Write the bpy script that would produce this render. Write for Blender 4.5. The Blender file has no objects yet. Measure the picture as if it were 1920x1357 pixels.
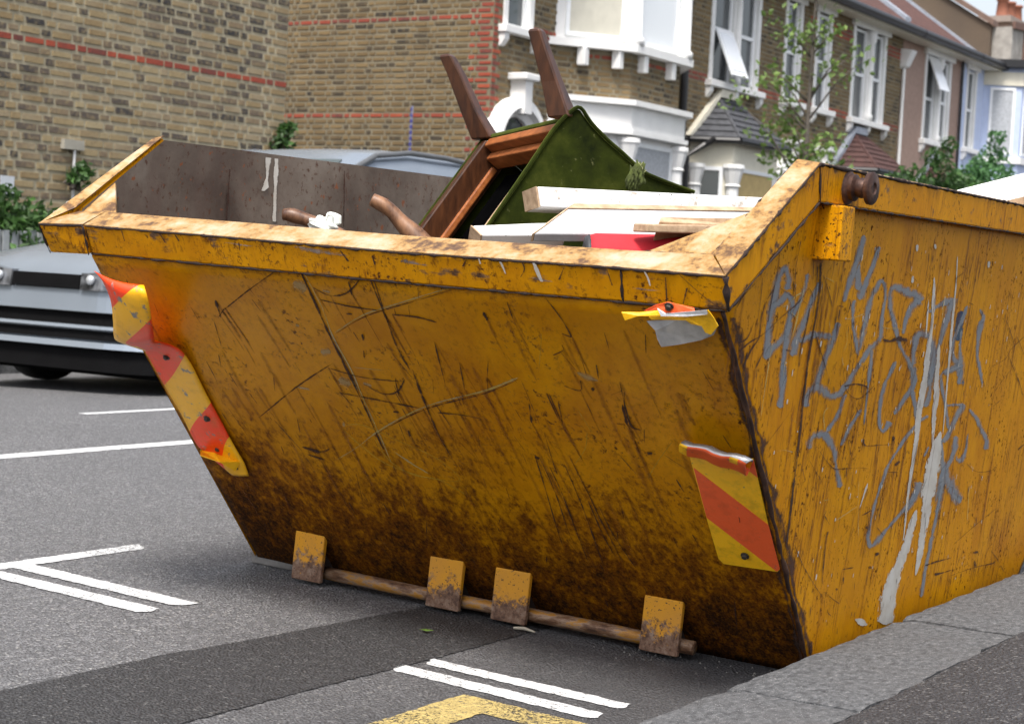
import bpy, bmesh, math, random
from mathutils import Vector, Matrix
random.seed(7)
C = bpy.context.scene.collection
S = bpy.context.scene
rad = math.radians

# ------------------------------------------------------------------ camera
cd = bpy.data.cameras.new("camera"); cam = bpy.data.objects.new("camera", cd); C.objects.link(cam)
fw = Vector((-0.53403, 0.84389, -0.05201)); rt = Vector((0.84253, 0.53627, 0.05154)); up = rt.cross(fw).normalized()
rt = fw.cross(up)
cam.matrix_world = Matrix(((rt.x, up.x, -fw.x, 0), (rt.y, up.y, -fw.y, 0), (rt.z, up.z, -fw.z, .8303), (0, 0, 0, 1)))
cd.lens = 62.266; cd.sensor_width = 36; cd.clip_end = 2000; cd.clip_start = .05
cd.dof.use_dof = True; cd.dof.focus_distance = 3.75; cd.dof.aperture_fstop = 10
S.camera = cam
# ------------------------------------------------------------------ sky and sun
SUN_EL, SUN_AZ = 62, 160          # degrees; azimuth clockwise from +Y
wd = bpy.data.worlds.new("World"); S.world = wd; wd.use_nodes = True
nt = wd.node_tree; nt.nodes.clear()
sky = nt.nodes.new("ShaderNodeTexSky"); sky.sky_type = 'NISHITA'; sky.sun_disc = False
sky.sun_elevation = rad(SUN_EL); sky.sun_rotation = rad(SUN_AZ); sky.air_density = 1; sky.dust_density = 4; sky.ozone_density = 1
hs = nt.nodes.new("ShaderNodeHueSaturation"); hs.inputs["Saturation"].default_value = .42; hs.inputs["Value"].default_value = .92
bgn = nt.nodes.new("ShaderNodeBackground"); bgn.inputs[1].default_value = .15
wo = nt.nodes.new("ShaderNodeOutputWorld")
nt.links.new(sky.outputs[0], hs.inputs["Color"]); nt.links.new(hs.outputs[0], bgn.inputs[0]); nt.links.new(bgn.outputs[0], wo.inputs[0])
sl = bpy.data.lights.new("sun", 'SUN'); sl.energy = 2.3; sl.angle = rad(14); sl.color = (1, .95, .88)
sun = bpy.data.objects.new("sun", sl); C.objects.link(sun)
sd = Vector((math.sin(rad(SUN_AZ)) * math.cos(rad(SUN_EL)), math.cos(rad(SUN_AZ)) * math.cos(rad(SUN_EL)), math.sin(rad(SUN_EL))))
sun.rotation_euler = sd.to_track_quat('Z', 'Y').to_euler(); sun.location = (6, -6, 12)
S.view_settings.view_transform = 'Standard'; S.view_settings.look = 'None'; S.view_settings.gamma = 1
S.view_settings.use_curve_mapping = False; S.view_settings.exposure = 0.95
S.cycles.max_bounces = 5; S.cycles.diffuse_bounces = 3; S.cycles.glossy_bounces = 2; S.cycles.transparent_max_bounces = 6; S.cycles.caustics_reflective = False; S.cycles.caustics_refractive = False

# ------------------------------------------------------------------ helpers
def link(o, parent=None):
    C.objects.link(o)
    if parent is not None: o.parent = parent
    return o
def mesh(name, V, F, mat=None, parent=None, smooth=False, uv=None, kind=None):
    me = bpy.data.meshes.new(name); me.from_pydata([tuple(v) for v in V], [], F); me.update()
    if smooth:
        for p in me.polygons: p.use_smooth = True
    if uv is not None:
        l = me.uv_layers.new(name="UVMap")
        for p in me.polygons:
            for li in p.loop_indices: l.data[li].uv = uv[me.loops[li].vertex_index]
    if mat: me.materials.append(mat)
    o = bpy.data.objects.new(name, me); link(o, parent)
    if kind: o["kind"] = kind
    return o
def empty(name, loc=(0, 0, 0), rotz=0):
    o = bpy.data.objects.new(name, None); o.location = loc; o.rotation_euler = (0, 0, rotz); o.empty_display_size = .2; C.objects.link(o); return o
def tag(o, label, cat, group=None):
    o["label"] = label; o["category"] = cat
    if group: o["group"] = group
    return o
def struct(o): o["kind"] = "structure"; return o
class MB:
    def __init__(s): s.V = []; s.F = []
    def add(s, V, F):
        n = len(s.V); s.V += [tuple(v) for v in V]; s.F += [tuple(i + n for i in f) for f in F]; return s
    def box(s, x0, x1, y0, y1, z0, z1):
        return s.add([(x0,y0,z0),(x1,y0,z0),(x1,y1,z0),(x0,y1,z0),(x0,y0,z1),(x1,y0,z1),(x1,y1,z1),(x0,y1,z1)],
                     [(0,3,2,1),(4,5,6,7),(0,1,5,4),(1,2,6,5),(2,3,7,6),(3,0,4,7)])
    def hexa(s, P):   # 8 points: bottom 4, top 4
        return s.add(P, [(0,3,2,1),(4,5,6,7),(0,1,5,4),(1,2,6,5),(2,3,7,6),(3,0,4,7)])
    def slab(s, Q, vec):
        vec = Vector(vec); Q = [Vector(q) for q in Q]; n = len(Q)
        return s.add(Q + [q + vec for q in Q], [tuple(range(n)), tuple(range(2*n-1, n-1, -1))] + [(i, i+n, (i+1)%n+n, (i+1)%n) for i in range(n)])
    def loft(s, rings, cap=True, closed=True):
        n = len(rings[0]); V = [v for r in rings for v in r]; F = []
        for i in range(len(rings)-1):
            for j in range(n if closed else n-1):
                k = (j+1) % n; F.append((i*n+j, i*n+k, (i+1)*n+k, (i+1)*n+j))
        if cap: F += [tuple(range(n-1, -1, -1)), tuple(range((len(rings)-1)*n, len(rings)*n))]
        return s.add(V, F)
    def tube(s, P, R, n=10, sx=1, sy=1):
        P = [Vector(p) for p in P]; rings = []
        if not isinstance(R, (list, tuple)): R = [R]*len(P)
        ref = None
        for i, p in enumerate(P):
            t = (P[min(i+1, len(P)-1)] - P[max(i-1, 0)]).normalized()
            if ref is None: ref = Vector((0,0,1)) if abs(t.z) < .9 else Vector((1,0,0))
            a = t.cross(ref).normalized(); b = a.cross(t).normalized(); ref = b
            rings.append([p + a*R[i]*sx*math.cos(2*math.pi*k/n) + b*R[i]*sy*math.sin(2*math.pi*k/n) for k in range(n)])
        return s.loft(rings)
    def lathe(s, o, axis, prof, n=20):   # prof: (distance along the axis, radius)
        o = Vector(o); t = Vector(axis).normalized(); a = t.cross(Vector((0,0,1)) if abs(t.z) < .9 else Vector((1,0,0))).normalized(); b = t.cross(a)
        return s.loft([[o + t*d + a*r*math.cos(2*math.pi*k/n) + b*r*math.sin(2*math.pi*k/n) for k in range(n)] for d, r in prof])
    def build(s, name, mat, parent=None, bevel=0, smooth=False, kind=None, seg=2):
        o = mesh(name, s.V, s.F, mat, parent, smooth, kind=kind)
        bm = bmesh.new(); bm.from_mesh(o.data); bmesh.ops.recalc_face_normals(bm, faces=bm.faces); bm.to_mesh(o.data); bm.free()
        if bevel:
            m = o.modifiers.new("bevel", 'BEVEL'); m.width = bevel; m.segments = seg; m.limit_method = 'ANGLE'; m.angle_limit = rad(35)
        return o
def box(name, b, mat, parent=None, bevel=0): return MB().box(*b).build(name, mat, parent, bevel)
def copy_tree(o, parent=None):
    c = o.copy(); C.objects.link(c); c.parent = parent
    for ch in list(o.children): copy_tree(ch, c)
    return c

# ------------------------------------------------------------------ materials
class NT:
    def __init__(s, name):
        s.m = bpy.data.materials.new(name); s.m.use_nodes = True; s.t = s.m.node_tree; s.t.nodes.clear()
        s.b = s.n("ShaderNodeBsdfPrincipled"); s.o = s.n("ShaderNodeOutputMaterial"); s.l(s.b.outputs[0], s.o.inputs[0])
        s.tc = s.n("ShaderNodeTexCoord")
    def n(s, t): return s.t.nodes.new(t)
    def l(s, a, b): s.t.links.new(a, b)
    def set(s, inp, v):
        if hasattr(v, "links") or hasattr(v, "is_output"): s.l(v, inp)
        elif isinstance(v, (tuple, list)) and len(v) == 3 and inp.type == 'RGBA': inp.default_value = (*v, 1)
        else: inp.default_value = v
    def p(s, k, v): s.set(s.b.inputs[k], v); return s
    def map(s, sc=(1,1,1), coord="Object", rot=(0,0,0), loc=(0,0,0)):
        m = s.n("ShaderNodeMapping"); m.inputs["Scale"].default_value = sc; m.inputs["Rotation"].default_value = rot; m.inputs["Location"].default_value = loc
        s.l(s.tc.outputs[coord], m.inputs[0]); return m.outputs[0]
    def noise(s, scale, detail=4, rough=.55, vec=None, dist=0):
        n = s.n("ShaderNodeTexNoise"); n.inputs["Scale"].default_value = scale; n.inputs["Detail"].default_value = detail
        n.inputs["Roughness"].default_value = rough; n.inputs["Distortion"].default_value = dist
        s.l(vec if vec is not None else s.tc.outputs["Object"], n.inputs["Vector"]); return n.outputs["Fac"]
    def voro(s, scale, vec=None, feat='F1', out="Distance"):
        n = s.n("ShaderNodeTexVoronoi"); n.feature = feat; n.inputs["Scale"].default_value = scale
        s.l(vec if vec is not None else s.tc.outputs["Object"], n.inputs["Vector"]); return n.outputs[out]
    def ramp(s, v, stops, interp='LINEAR'):
        r = s.n("ShaderNodeValToRGB"); r.color_ramp.interpolation = interp; e = r.color_ramp.elements
        while len(e) < len(stops): e.new(.5)
        for q, (pos, c) in zip(e, stops):
            q.position = pos; q.color = (c, c, c, 1) if not isinstance(c, (tuple, list)) else (*c, 1)
        s.l(v, r.inputs[0]); return r.outputs[0]
    def rng(s, v, a, b, c=0, d=1):
        r = s.n("ShaderNodeMapRange"); r.clamp = True
        s.set(r.inputs[0], v)
        for i, x in enumerate((a, b, c, d)): s.set(r.inputs[i+1], x)
        return r.outputs[0]
    def mth(s, op, a, b=0.0):
        m = s.n("ShaderNodeMath"); m.operation = op; s.set(m.inputs[0], a); s.set(m.inputs[1], b); return m.outputs[0]
    def mix(s, f, a, b, mode='MIX'):
        m = s.n("ShaderNodeMix"); m.data_type = 'RGBA'; m.blend_type = mode; s.set(m.inputs[0], f); s.set(m.inputs[6], a); s.set(m.inputs[7], b); return m.outputs[2]
    def xyz(s, coord="Object"):
        x = s.n("ShaderNodeSeparateXYZ"); s.l(s.tc.outputs[coord], x.inputs[0]); return x.outputs
    def bump(s, h, st=.3, d=.01):
        b = s.n("ShaderNodeBump"); b.inputs["Strength"].default_value = st; b.inputs["Distance"].default_value = d; s.l(h, b.inputs["Height"]); s.l(b.outputs[0], s.b.inputs["Normal"]); return s
def plain(name, col, rough=.6, metal=0, var=.12, scale=8, bump=0, bscale=40, spec=None):
    t = NT(name); c2 = tuple(x*(1-var) for x in col); c3 = tuple(min(1, x*(1+var)) for x in col)
    t.p("Base Color", t.ramp(t.noise(scale, 5), [(.3, c2), (.7, c3)])); t.p("Roughness", rough); t.p("Metallic", metal)
    if spec is not None: t.p("Specular IOR Level", spec)
    if bump: t.bump(t.noise(bscale, 4), bump, .01)
    return t.m

YEL, YEL2 = (.65, .284, .0012), (.55, .220, .001)
RUST, DRUST = (.12, .032, .004), (.030, .010, .004)
def paint(name, chips=.5, grime_shade=0, streak=.25, worn=0, spots=0):
    t = NT(name)
    base = t.mix(t.rng(t.noise(5, 5, .6), .35, .7), YEL, YEL2)
    base = t.mix(t.rng(t.noise(1, 4, .7, t.map((55, 55, 5))), .52, .75, 0, .35), base, (.40, .135, .001))
    base = t.mix(t.rng(t.noise(80, 2), .62, .75, 0, .3), base, (.74, .38, .006))
    base = t.mix(t.rng(t.noise(1, 6, .68, t.map((7, 7, 2.5), loc=(2, 5, 3))), .48, .68, 0, .42), base, (.33, .092, .001))
    # rusty streaks running down the sheet
    low = t.rng(t.noise(3.2, 3, .5), .38, .62)
    st = t.mth('MULTIPLY', t.rng(t.noise(1, 6, .75, t.map((85, 85, 7))), .52, .64), t.mth('MULTIPLY', low, streak))
    base = t.mix(st, base, RUST)
    # paint chips
    ch = t.mth('MULTIPLY', t.rng(t.noise(75, 6, .72), .565, .62), t.rng(t.noise(6, 3, .6), .62 - .25*chips, .78 - .2*chips))
    ch2 = t.mth('MULTIPLY', t.rng(t.noise(1, 3, .6, t.map((300, 300, 60), loc=(3, 1, 7))), .66, .70), t.rng(t.noise(9, 3, .6, t.map((1,1,1), loc=(5, 2, 1))), .45, .62))
    m = t.mth('MAXIMUM', ch, t.mth('MULTIPLY', ch2, min(1, chips*1.2)))
    base = t.mix(m, base, t.mix(t.noise(30), RUST, DRUST))
    if spots:
        base = t.mix(t.mth('MULTIPLY', t.rng(t.noise(170, 2, .5), .63, .67), spots), base, DRUST)
    if grime_shade:
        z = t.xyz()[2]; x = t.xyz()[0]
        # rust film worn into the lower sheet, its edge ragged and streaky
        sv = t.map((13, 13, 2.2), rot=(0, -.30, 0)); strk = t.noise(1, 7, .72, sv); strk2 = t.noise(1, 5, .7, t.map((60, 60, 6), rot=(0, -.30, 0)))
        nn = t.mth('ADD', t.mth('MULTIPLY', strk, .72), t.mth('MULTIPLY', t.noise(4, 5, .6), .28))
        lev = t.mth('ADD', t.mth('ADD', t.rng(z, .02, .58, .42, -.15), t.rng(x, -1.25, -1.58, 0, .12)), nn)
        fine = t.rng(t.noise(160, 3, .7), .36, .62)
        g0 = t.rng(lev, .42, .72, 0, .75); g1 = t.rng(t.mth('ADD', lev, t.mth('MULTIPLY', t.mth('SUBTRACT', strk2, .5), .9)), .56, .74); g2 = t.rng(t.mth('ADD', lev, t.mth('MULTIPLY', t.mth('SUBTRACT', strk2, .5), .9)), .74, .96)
        base = t.mix(t.mth('MULTIPLY', g0, grime_shade), base, t.mix(.5, base, (.17, .050, .001)))
        base = t.mix(t.mth('MULTIPLY', t.mth('MULTIPLY', g1, t.rng(fine, 0, 1, .55, .95)), grime_shade), base, (.105, .024, .0012))
        base = t.mix(t.mth('MULTIPLY', t.mth('MULTIPLY', g2, t.rng(fine, 0, 1, .65, 1)), grime_shade), base, (.012, .0042, .0020))  # near-black foot of the sheet paints in contact shade over the rust
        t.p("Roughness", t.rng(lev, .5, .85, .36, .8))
    elif worn:
        w = t.rng(t.mth('ADD', t.mth('MULTIPLY', t.noise(14, 6, .7), .6), t.mth('MULTIPLY', t.noise(1, 5, .7, t.map((6, 40, 40))), .4)), .585 - .10*worn, .635 - .08*worn)
        base = t.mix(w, base, t.mix(t.rng(t.noise(35, 5, .7), .4, .62), (.20, .115, .062), (.06, .027, .014)))
        t.p("Roughness", .5)
    else: t.p("Roughness", t.rng(m, 0, 1, .45, .9))
    t.p("Base Color", base); t.p("Specular IOR Level", .12)
    t.bump(t.mth('ADD', t.mth('MULTIPLY', m, -1), t.mth('MULTIPLY', t.noise(26, 3), .5)), .3, .004)
    return t.m
M_FRONT = paint("yellow_paint_front", .62, grime_shade=1, streak=.75)
M_SIDE = paint("yellow_paint_side", .95, streak=1.0)
M_RIM = paint("yellow_paint_rim", .95, streak=1.0, worn=.42)
M_GUSS = paint("yellow_paint_gusset", 1.0, streak=1.0, worn=1.5)
M_SRIM = paint("yellow_paint_side_rim", .8, streak=1.0, worn=.22)
M_POST = paint("yellow_paint_post", 1, streak=1, spots=1, worn=.55)
def worn_top():
    t = NT("worn_rim_top")
    a = t.noise(11, 7, .68); b = t.noise(70, 5, .7); lo = t.noise(2.6, 3, .6)
    v = t.mth('ADD', t.mth('ADD', t.mth('MULTIPLY', a, .62), t.mth('MULTIPLY', b, .20)), t.mth('MULTIPLY', lo, .18))
    c = t.ramp(v, [(.36, (.050, .022, .011)), (.43, (.15, .078, .032)), (.47, (.36, .20, .06)), (.51, (.42, .27, .12)), (.56, (.45, .33, .20)), (.62, (.47, .39, .29))])
    c = t.mix(t.rng(t.noise(150, 4, .7), .60, .70, 0, .5), c, (.10, .05, .022))
    t.p("Base Color", c); t.p("Roughness", t.rng(a, .4, .7, .35, .6)); t.p("Metallic", .1); t.bump(a, .4, .004); return t.m
M_TOP = worn_top()
def steel_in():
    t = NT("bare_steel_inside")
    c = t.ramp(t.noise(3, 7, .65), [(.3, (.055, .036, .026)), (.5, (.125, .095, .074)), (.72, (.215, .18, .148))])
    c = t.mix(t.rng(t.noise(1, 5, .7, t.map((30, 9, 3))), .52, .72, 0, .6), c, (.10, .062, .048))
    c = t.mix(t.rng(t.noise(60, 4, .7), .58, .65, 0, .9), c, (.07, .025, .010))
    c = t.mix(t.rng(t.noise(38, 3), .66, .69, 0, .9), c, (.20, .06, .018))
    t.p("Base Color", c); t.p("Roughness", .66); t.p("Metallic", 0); t.bump(t.noise(14, 6), .35, .006); return t.m
M_STEEL = steel_in()
M_RUSTY = None
def rusty():
    t = NT("rusty_iron"); c = t.ramp(t.noise(22, 7, .7), [(.32, (.02, .010, .008)), (.52, (.06, .028, .020)), (.68, (.13, .065, .04))])
    t.p("Base Color", c); t.p("Roughness", .55); t.p("Metallic", .45); t.bump(t.noise(60, 5), .5, .004); return t.m
M_RUSTY = rusty()
def bracket_mat():
    t = NT("yellow_bracket_paint"); z = t.xyz()[2]
    base = t.mix(t.rng(t.noise(12, 5), .4, .65), YEL, (.56, .25, .02))
    w = t.rng(t.mth('ADD', t.mth('MULTIPLY', t.noise(45, 7, .75), .9), t.rng(z, .0, .13, .36, -.14)), .50, .60)
    base = t.mix(w, base, t.ramp(t.noise(55, 5, .7), [(.35, (.06, .025, .014)), (.5, (.16, .085, .05)), (.68, (.27, .19, .14))]))
    base = t.mix(t.rng(t.noise(160, 3, .6), .62, .66), base, (.05, .02, .01))
    t.p("Base Color", base); t.p("Roughness", .6); t.bump(w, -.3, .003); return t.m
M_BRK = bracket_mat()
def bar_mat():
    t = NT("worn_bar_iron"); base = t.ramp(t.noise(1, 7, .72, t.map((14, 45, 45))), [(.34, (.05, .022, .012)), (.46, (.17, .085, .042)), (.53, (.28, .19, .13)), (.58, (.40, .18, .02)), (.70, (.20, .09, .03))])
    t.p("Base Color", base); t.p("Roughness", .55); t.p("Metallic", .2); t.bump(t.noise(60, 4), .3, .003); return t.m
M_BAR = bar_mat()
def decal(name, col, col2, soft=.5, grain=60, cover=.9, rough=.6, brk=0, amp=1.3, bs=14):
    """thin paint film: frayed towards the sides of the stroke (UV.x runs across it)"""
    t = NT(name); uv = t.n("ShaderNodeSeparateXYZ"); t.l(t.tc.outputs["UV"], uv.inputs[0])
    e = t.mth('SUBTRACT', 1, t.mth('ABSOLUTE', t.mth('SUBTRACT', t.mth('MULTIPLY', uv.outputs[0], 2), 1)))
    v = t.mth('ADD', e, t.mth('MULTIPLY', t.mth('SUBTRACT', t.noise(grain, 5, .75), .5), amp))
    if brk: v = t.mth('ADD', v, t.mth('MULTIPLY', t.mth('SUBTRACT', t.noise(bs, 5, .7), .52), brk))
    a = t.mth('MULTIPLY', t.rng(v, .02, .02 + soft), cover)
    t.p("Base Color", t.mix(t.rng(t.noise(25, 4), .4, .65), col, col2)); t.p("Roughness", rough); t.p("Alpha", a); return t.m
D_SPRAY = decal("grey_spray_paint", (.205, .235, .27), (.25, .265, .275), .65, 60, .84, amp=1.0, brk=2.3, bs=18)
D_WHITE = decal("white_paint_run", (.60, .58, .53), (.50, .46, .40), .12, 110, .95, amp=1.0, brk=2.0, bs=30)
D_DARK = decal("rust_scratch", (.05, .013, .003), (.020, .007, .003), .7, 190, .93, .85, brk=3.2, bs=26)
D_PALE = decal("pale_scratch", (.58, .42, .10), (.46, .38, .20), .6, 200, .7, brk=2.6, bs=24)
D_YELL = decal("yellow_scuff", (.66, .42, .03), (.58, .34, .02), .8, 120, .6)
D_BLOT = decal("pale_scuff", (.48, .34, .16), (.42, .27, .09), .8, 70, .7)
D_EDGE = decal("edge_rust", (.07, .024, .009), (.028, .011, .006), .9, 60, .9, .85, brk=2.6, bs=22, amp=2.4)
D_RUN = decal("rust_run", (.22, .055, .001), (.14, .034, .001), 1.0, 60, .34, brk=1.4, bs=30, amp=1.2)
D_BLUE = decal("dark_blue_paint", (.01, .03, .09), (.05, .09, .12), .3, 60, .95)
# ------------------------------------------------------------------ ground
def road_z(x):
    if x > -4.6: return .0252 * (-x - 1.3254)
    if x > -6.0: t = (x + 4.6) / -1.4; return .0825 + .0353 * t * (1 - t * .5)
    return max(.0, .1002 - .030 * (-6.0 - x))
def asphalt(name, a, b, c, sp, gutter=0):
    t = NT(name)
    v1 = t.voro(150, out="Color"); v2 = t.noise(110, 3, .7); lowf = t.noise(1.3, 4, .6)
    st = t.ramp(v1, [(.15, a), (.5, b), (.85, c)])
    col = t.mix(t.rng(v2, .38, .62), st, a)
    col = t.mix(t.mth('MULTIPLY', t.rng(t.voro(170, t.map((1,1,1), loc=(4, 9, 2)), out="Color"), .80, .86), sp), col, (.42, .41, .39))
    col = t.mix(t.rng(lowf, .35, .7, 0, .35), col, tuple(x*.55 for x in b))
    col = t.mix(t.rng(t.noise(230, 2), .62, .68, 0, .8), col, (.012, .012, .012))
    if gutter:   # oily gutter dirt with the skip's shade painted in, ragged towards the road
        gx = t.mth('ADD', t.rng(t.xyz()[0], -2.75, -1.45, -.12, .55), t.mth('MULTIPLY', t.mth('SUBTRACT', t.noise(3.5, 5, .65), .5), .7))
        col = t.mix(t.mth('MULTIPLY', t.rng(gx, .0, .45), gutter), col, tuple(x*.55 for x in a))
    t.p("Base Color", col); t.p("Roughness", .6); t.p("Specular IOR Level", .6)
    t.bump(t.mth('ADD', t.mth('MULTIPLY', t.voro(150), 1.2), t.mth('MULTIPLY', v2, .6)), 1.0, .006); return t.m
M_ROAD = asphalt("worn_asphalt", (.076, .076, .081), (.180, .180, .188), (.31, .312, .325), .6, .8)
M_PATCH = asphalt("dark_patch_asphalt", (.017, .017, .019), (.040, .040, .044), (.075, .075, .080), .2)
M_PAVE = asphalt("pavement_asphalt", (.014, .0135, .0155), (.040, .038, .042), (.08, .077, .082), .3)
M_FARG = plain("far_ground", (.10, .10, .095), .9, var=.3, scale=.8)
struct(MB().box(-260, 260, -200, 420, -1.2, -.25).build("ground", M_FARG))
xs_ = [-1.385, -1.6, -2.2, -3, -3.8, -4.6, -4.95, -5.3, -5.65, -6.0, -6.8, -7.6, -8.5]
def strip(xs, y0, y1, zf, dz, base=-.3):
    V = []; F = []
    n = len(xs)
    for y in (y0, y1):
        V += [(x, y, zf(x) + dz) for x in xs] + [(x, y, base) for x in xs]
    for i in range(n - 1):
        F.append((i, i+1, 2*n+i+1, 2*n+i)); F.append((n+i+1, n+i, 3*n+i, 3*n+i+1))
        F.append((i+1, i, n+i, n+i+1)); F.append((2*n+i, 2*n+i+1, 3*n+i+1, 3*n+i))
    F.append((0, 2*n, 3*n, n)); F.append((n-1, 2*n-1, 4*n-1, 3*n-1))
    return V, F
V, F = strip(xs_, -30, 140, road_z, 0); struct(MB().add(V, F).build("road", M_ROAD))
struct(box("far_pavement", (-10.9, -8.62, -30, 140, -.25, .13), M_PAVE))
struct(box("near_pavement", (-1.108, 4.5, -30, 140, -.25, .083), M_PAVE))
struct(box("forecourt", (-30, -10.9, 13.2, 140, -.25, .12), M_PAVE))
# kerb stones, each its own piece
def kerb_mat():
    t = NT("granite_kerb")
    c = t.ramp(t.noise(1, 7, .72, t.map((75, 42, 75))), [(.32, (.026, .027, .030)), (.48, (.074, .077, .082)), (.60, (.125, .128, .134)), (.72, (.23, .232, .238))])
    c = t.mix(t.rng(t.noise(2.2, 4), .45, .7, 0, .55), c, (.08, .078, .08))
    c = t.mix(t.rng(t.noise(330, 2), .64, .68, 0, .6), c, (.5, .5, .48))
    c = t.mix(t.rng(t.noise(300, 2, .5, t.map((1,1,1), loc=(3,3,3))), .62, .68, 0, .7), c, (.02, .02, .02))
    t.p("Base Color", c); t.p("Roughness", .8); t.bump(t.noise(1, 6, .7, t.map((110, 80, 110))), .7, .006); return t.m
M_KERB = kerb_mat()
kerb = struct(empty("kerb", (-1.25, 3, 0))); KI = kerb.matrix_world.copy(); KI.translation = (1.25, -3, 0)
def kerb_stone(x0, x1, y0, y1, z1, parent, off, seed, front):
    rnd = random.Random(seed); bm = bmesh.new(); nx, ny = 7, 22
    g = []
    for j in range(ny + 1):
        row = []
        for i in range(nx + 1):
            x = x0 + (x1 - x0)*i/nx; y = y0 + (y1 - y0)*j/ny
            z = z1 + rnd.uniform(-.0012, .0012)
            if (i == 0 and front > 0) or (i == nx and front < 0): z -= .006; x += front*rnd.uniform(.0, .009)
            if (i == nx and front > 0) or (i == 0 and front < 0): x += rnd.uniform(-.012, .004)*front
            if j in (0, ny): z -= .003
            row.append(bm.verts.new((x + off[0], y + off[1], z)))
        g.append(row)
    for j in range(ny):
        for i in range(nx): bm.faces.new((g[j][i], g[j][i+1], g[j+1][i+1], g[j+1][i]))
    ed = [g[0][i] for i in range(nx+1)] + [g[j][nx] for j in range(1, ny+1)] + [g[ny][i] for i in range(nx-1, -1, -1)] + [g[j][0] for j in range(ny-1, 0, -1)]
    lo = [bm.verts.new((v.co.x - (.004*front if False else 0), v.co.y, -.2)) for v in ed]
    for k in range(len(ed)): bm.faces.new((ed[k], lo[k], lo[(k+1) % len(ed)], ed[(k+1) % len(ed)]))
    me = bpy.data.meshes.new("kerb_stone"); bm.normal_update(); bm.to_mesh(me); bm.free(); me.materials.append(M_KERB)
    return link(bpy.data.objects.new("kerb_stone", me), parent)
for i, (y0, y1) in enumerate([(-.62,.29),(.295,1.21),(1.215,2.1),(2.105,2.985),(2.99,3.905),(3.91,4.83),(4.835,5.75),(5.755,6.67),(6.675,7.59),(7.595,8.5)]):
    kerb_stone(-1.383, -1.112, y0 + .002, y1 - .004, .080 + random.Random(i).uniform(-.002, .002), kerb, (1.25, -3), i, 1)
fk = struct(empty("far_kerb", (-8.56, 10, 0)))
for i in range(16):
    kerb_stone(-8.62, -8.5, 2 + i*.92, 2 + i*.92 + .912, .13, fk, (8.56, -10), 40+i, -1)
# markings
def marking(name, Q, mat, dz=.004, n=14, jit=.004):
    jit *= .5; dz *= .5
    """a worn painted patch: polygon subdivided along its sides with a ragged outline, laid on the road surface"""
    rnd = random.Random(name + str(Q[0])); P = []
    for k in range(len(Q)):
        a = Vector(Q[k]); b = Vector(Q[(k+1) % len(Q)]); m = max(2, int((b - a).length / .012)); m = min(m, 400)
        for i in range(m): p = a.lerp(b, i/m); P.append((p.x + rnd.uniform(-jit, jit), p.y + rnd.uniform(-jit, jit)))
    V = [(x, y, road_z(x) + dz) for x, y in P]
    o = mesh(name, V, [tuple(range(len(V)))], mat); o.data.validate()
    bm = bmesh.new(); bm.from_mesh(o.data); bmesh.ops.triangulate(bm, faces=bm.faces)
    for f in bm.faces:
        if f.normal.z < 0: f.normal_flip()
    bm.to_mesh(o.data); bm.free(); struct(o); return o
def road_paint(name, col, cover):
    t = NT(name); c = t.mix(t.rng(t.noise(40, 5, .7), .4, .65), col, tuple(x*.72 for x in col))
    wear = t.rng(t.noise(95, 6, .75), cover, cover + .05)
    c = t.mix(wear, c, (.07, .068, .066)); c = t.mix(t.rng(t.noise(5, 4), .5, .75, 0, .35), c, tuple(x*.5 for x in col))
    t.p("Alpha", t.mth('SUBTRACT', 1, t.mth('MULTIPLY', t.rng(t.mth('ADD', t.noise(150, 4, .75), t.rng(t.noise(4, 4), .4, .7, -.05, .07)), cover - .035, cover), .9)))
    t.p("Base Color", c); t.p("Roughness", .7); t.bump(t.voro(150), .6, .003); return t.m
M_WHITE = road_paint("white_road_paint", (.66, .67, .68), .60)
M_YLINE = road_paint("yellow_road_paint", (.48, .37, .14), .56)
marking("road_patch", [(-2.43, .8), (-2.43, 2.6), (-2.41, 2.76), (-2.385, 3.1), (-2.35, 3.6), (-2.34, 5.6), (-2.03, 5.6), (-2.05, 3.3), (-2.05, 3.0), (-2.062, 2.7), (-2.07, 2.2), (-2.07, .8)], M_PATCH, .004, jit=.006)
W1 = "white_road_line"
marking(W1, [(-4.83, 1.0), (-4.74, 1.0), (-4.72, 9.5), (-4.80, 9.5)], M_WHITE, .004)
marking(W1, [(-5.76, 5.55), (-5.70, 5.55), (-5.66, 9.2), (-5.72, 9.2)], M_WHITE, .004)
marking(W1, [(-3.345, .9), (-3.275, .9), (-3.262, 3.40), (-3.318, 3.43)], M_WHITE, .004, jit=.006)
marking(W1, [(-3.27, 3.02), (-3.27, 2.955), (-2.75, 2.945), (-2.72, 2.965), (-2.715, 3.01)], M_WHITE, .005, jit=.006)
marking(W1, [(-3.27, 2.905), (-3.27, 2.845), (-2.74, 2.835), (-2.72, 2.86), (-2.73, 2.90)], M_WHITE, .005, jit=.006)
marking(W1, [(-2.065, 2.905), (-2.05, 2.85), (-1.60, 2.838), (-1.575, 2.855), (-1.585, 2.89)], M_WHITE, .004, jit=.006)
marking(W1, [(-2.05, 2.995), (-2.035, 2.945), (-1.60, 2.94), (-1.575, 2.955), (-1.585, 2.99)], M_WHITE, .004, jit=.006)
marking("yellow_road_line", [(-1.85, .8), (-1.845, 2.805), (-1.45, 2.80), (-1.45, 2.715), (-1.745, 2.715), (-1.75, .8)], M_YLINE, .004, jit=.005)
mesh_ = None

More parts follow.
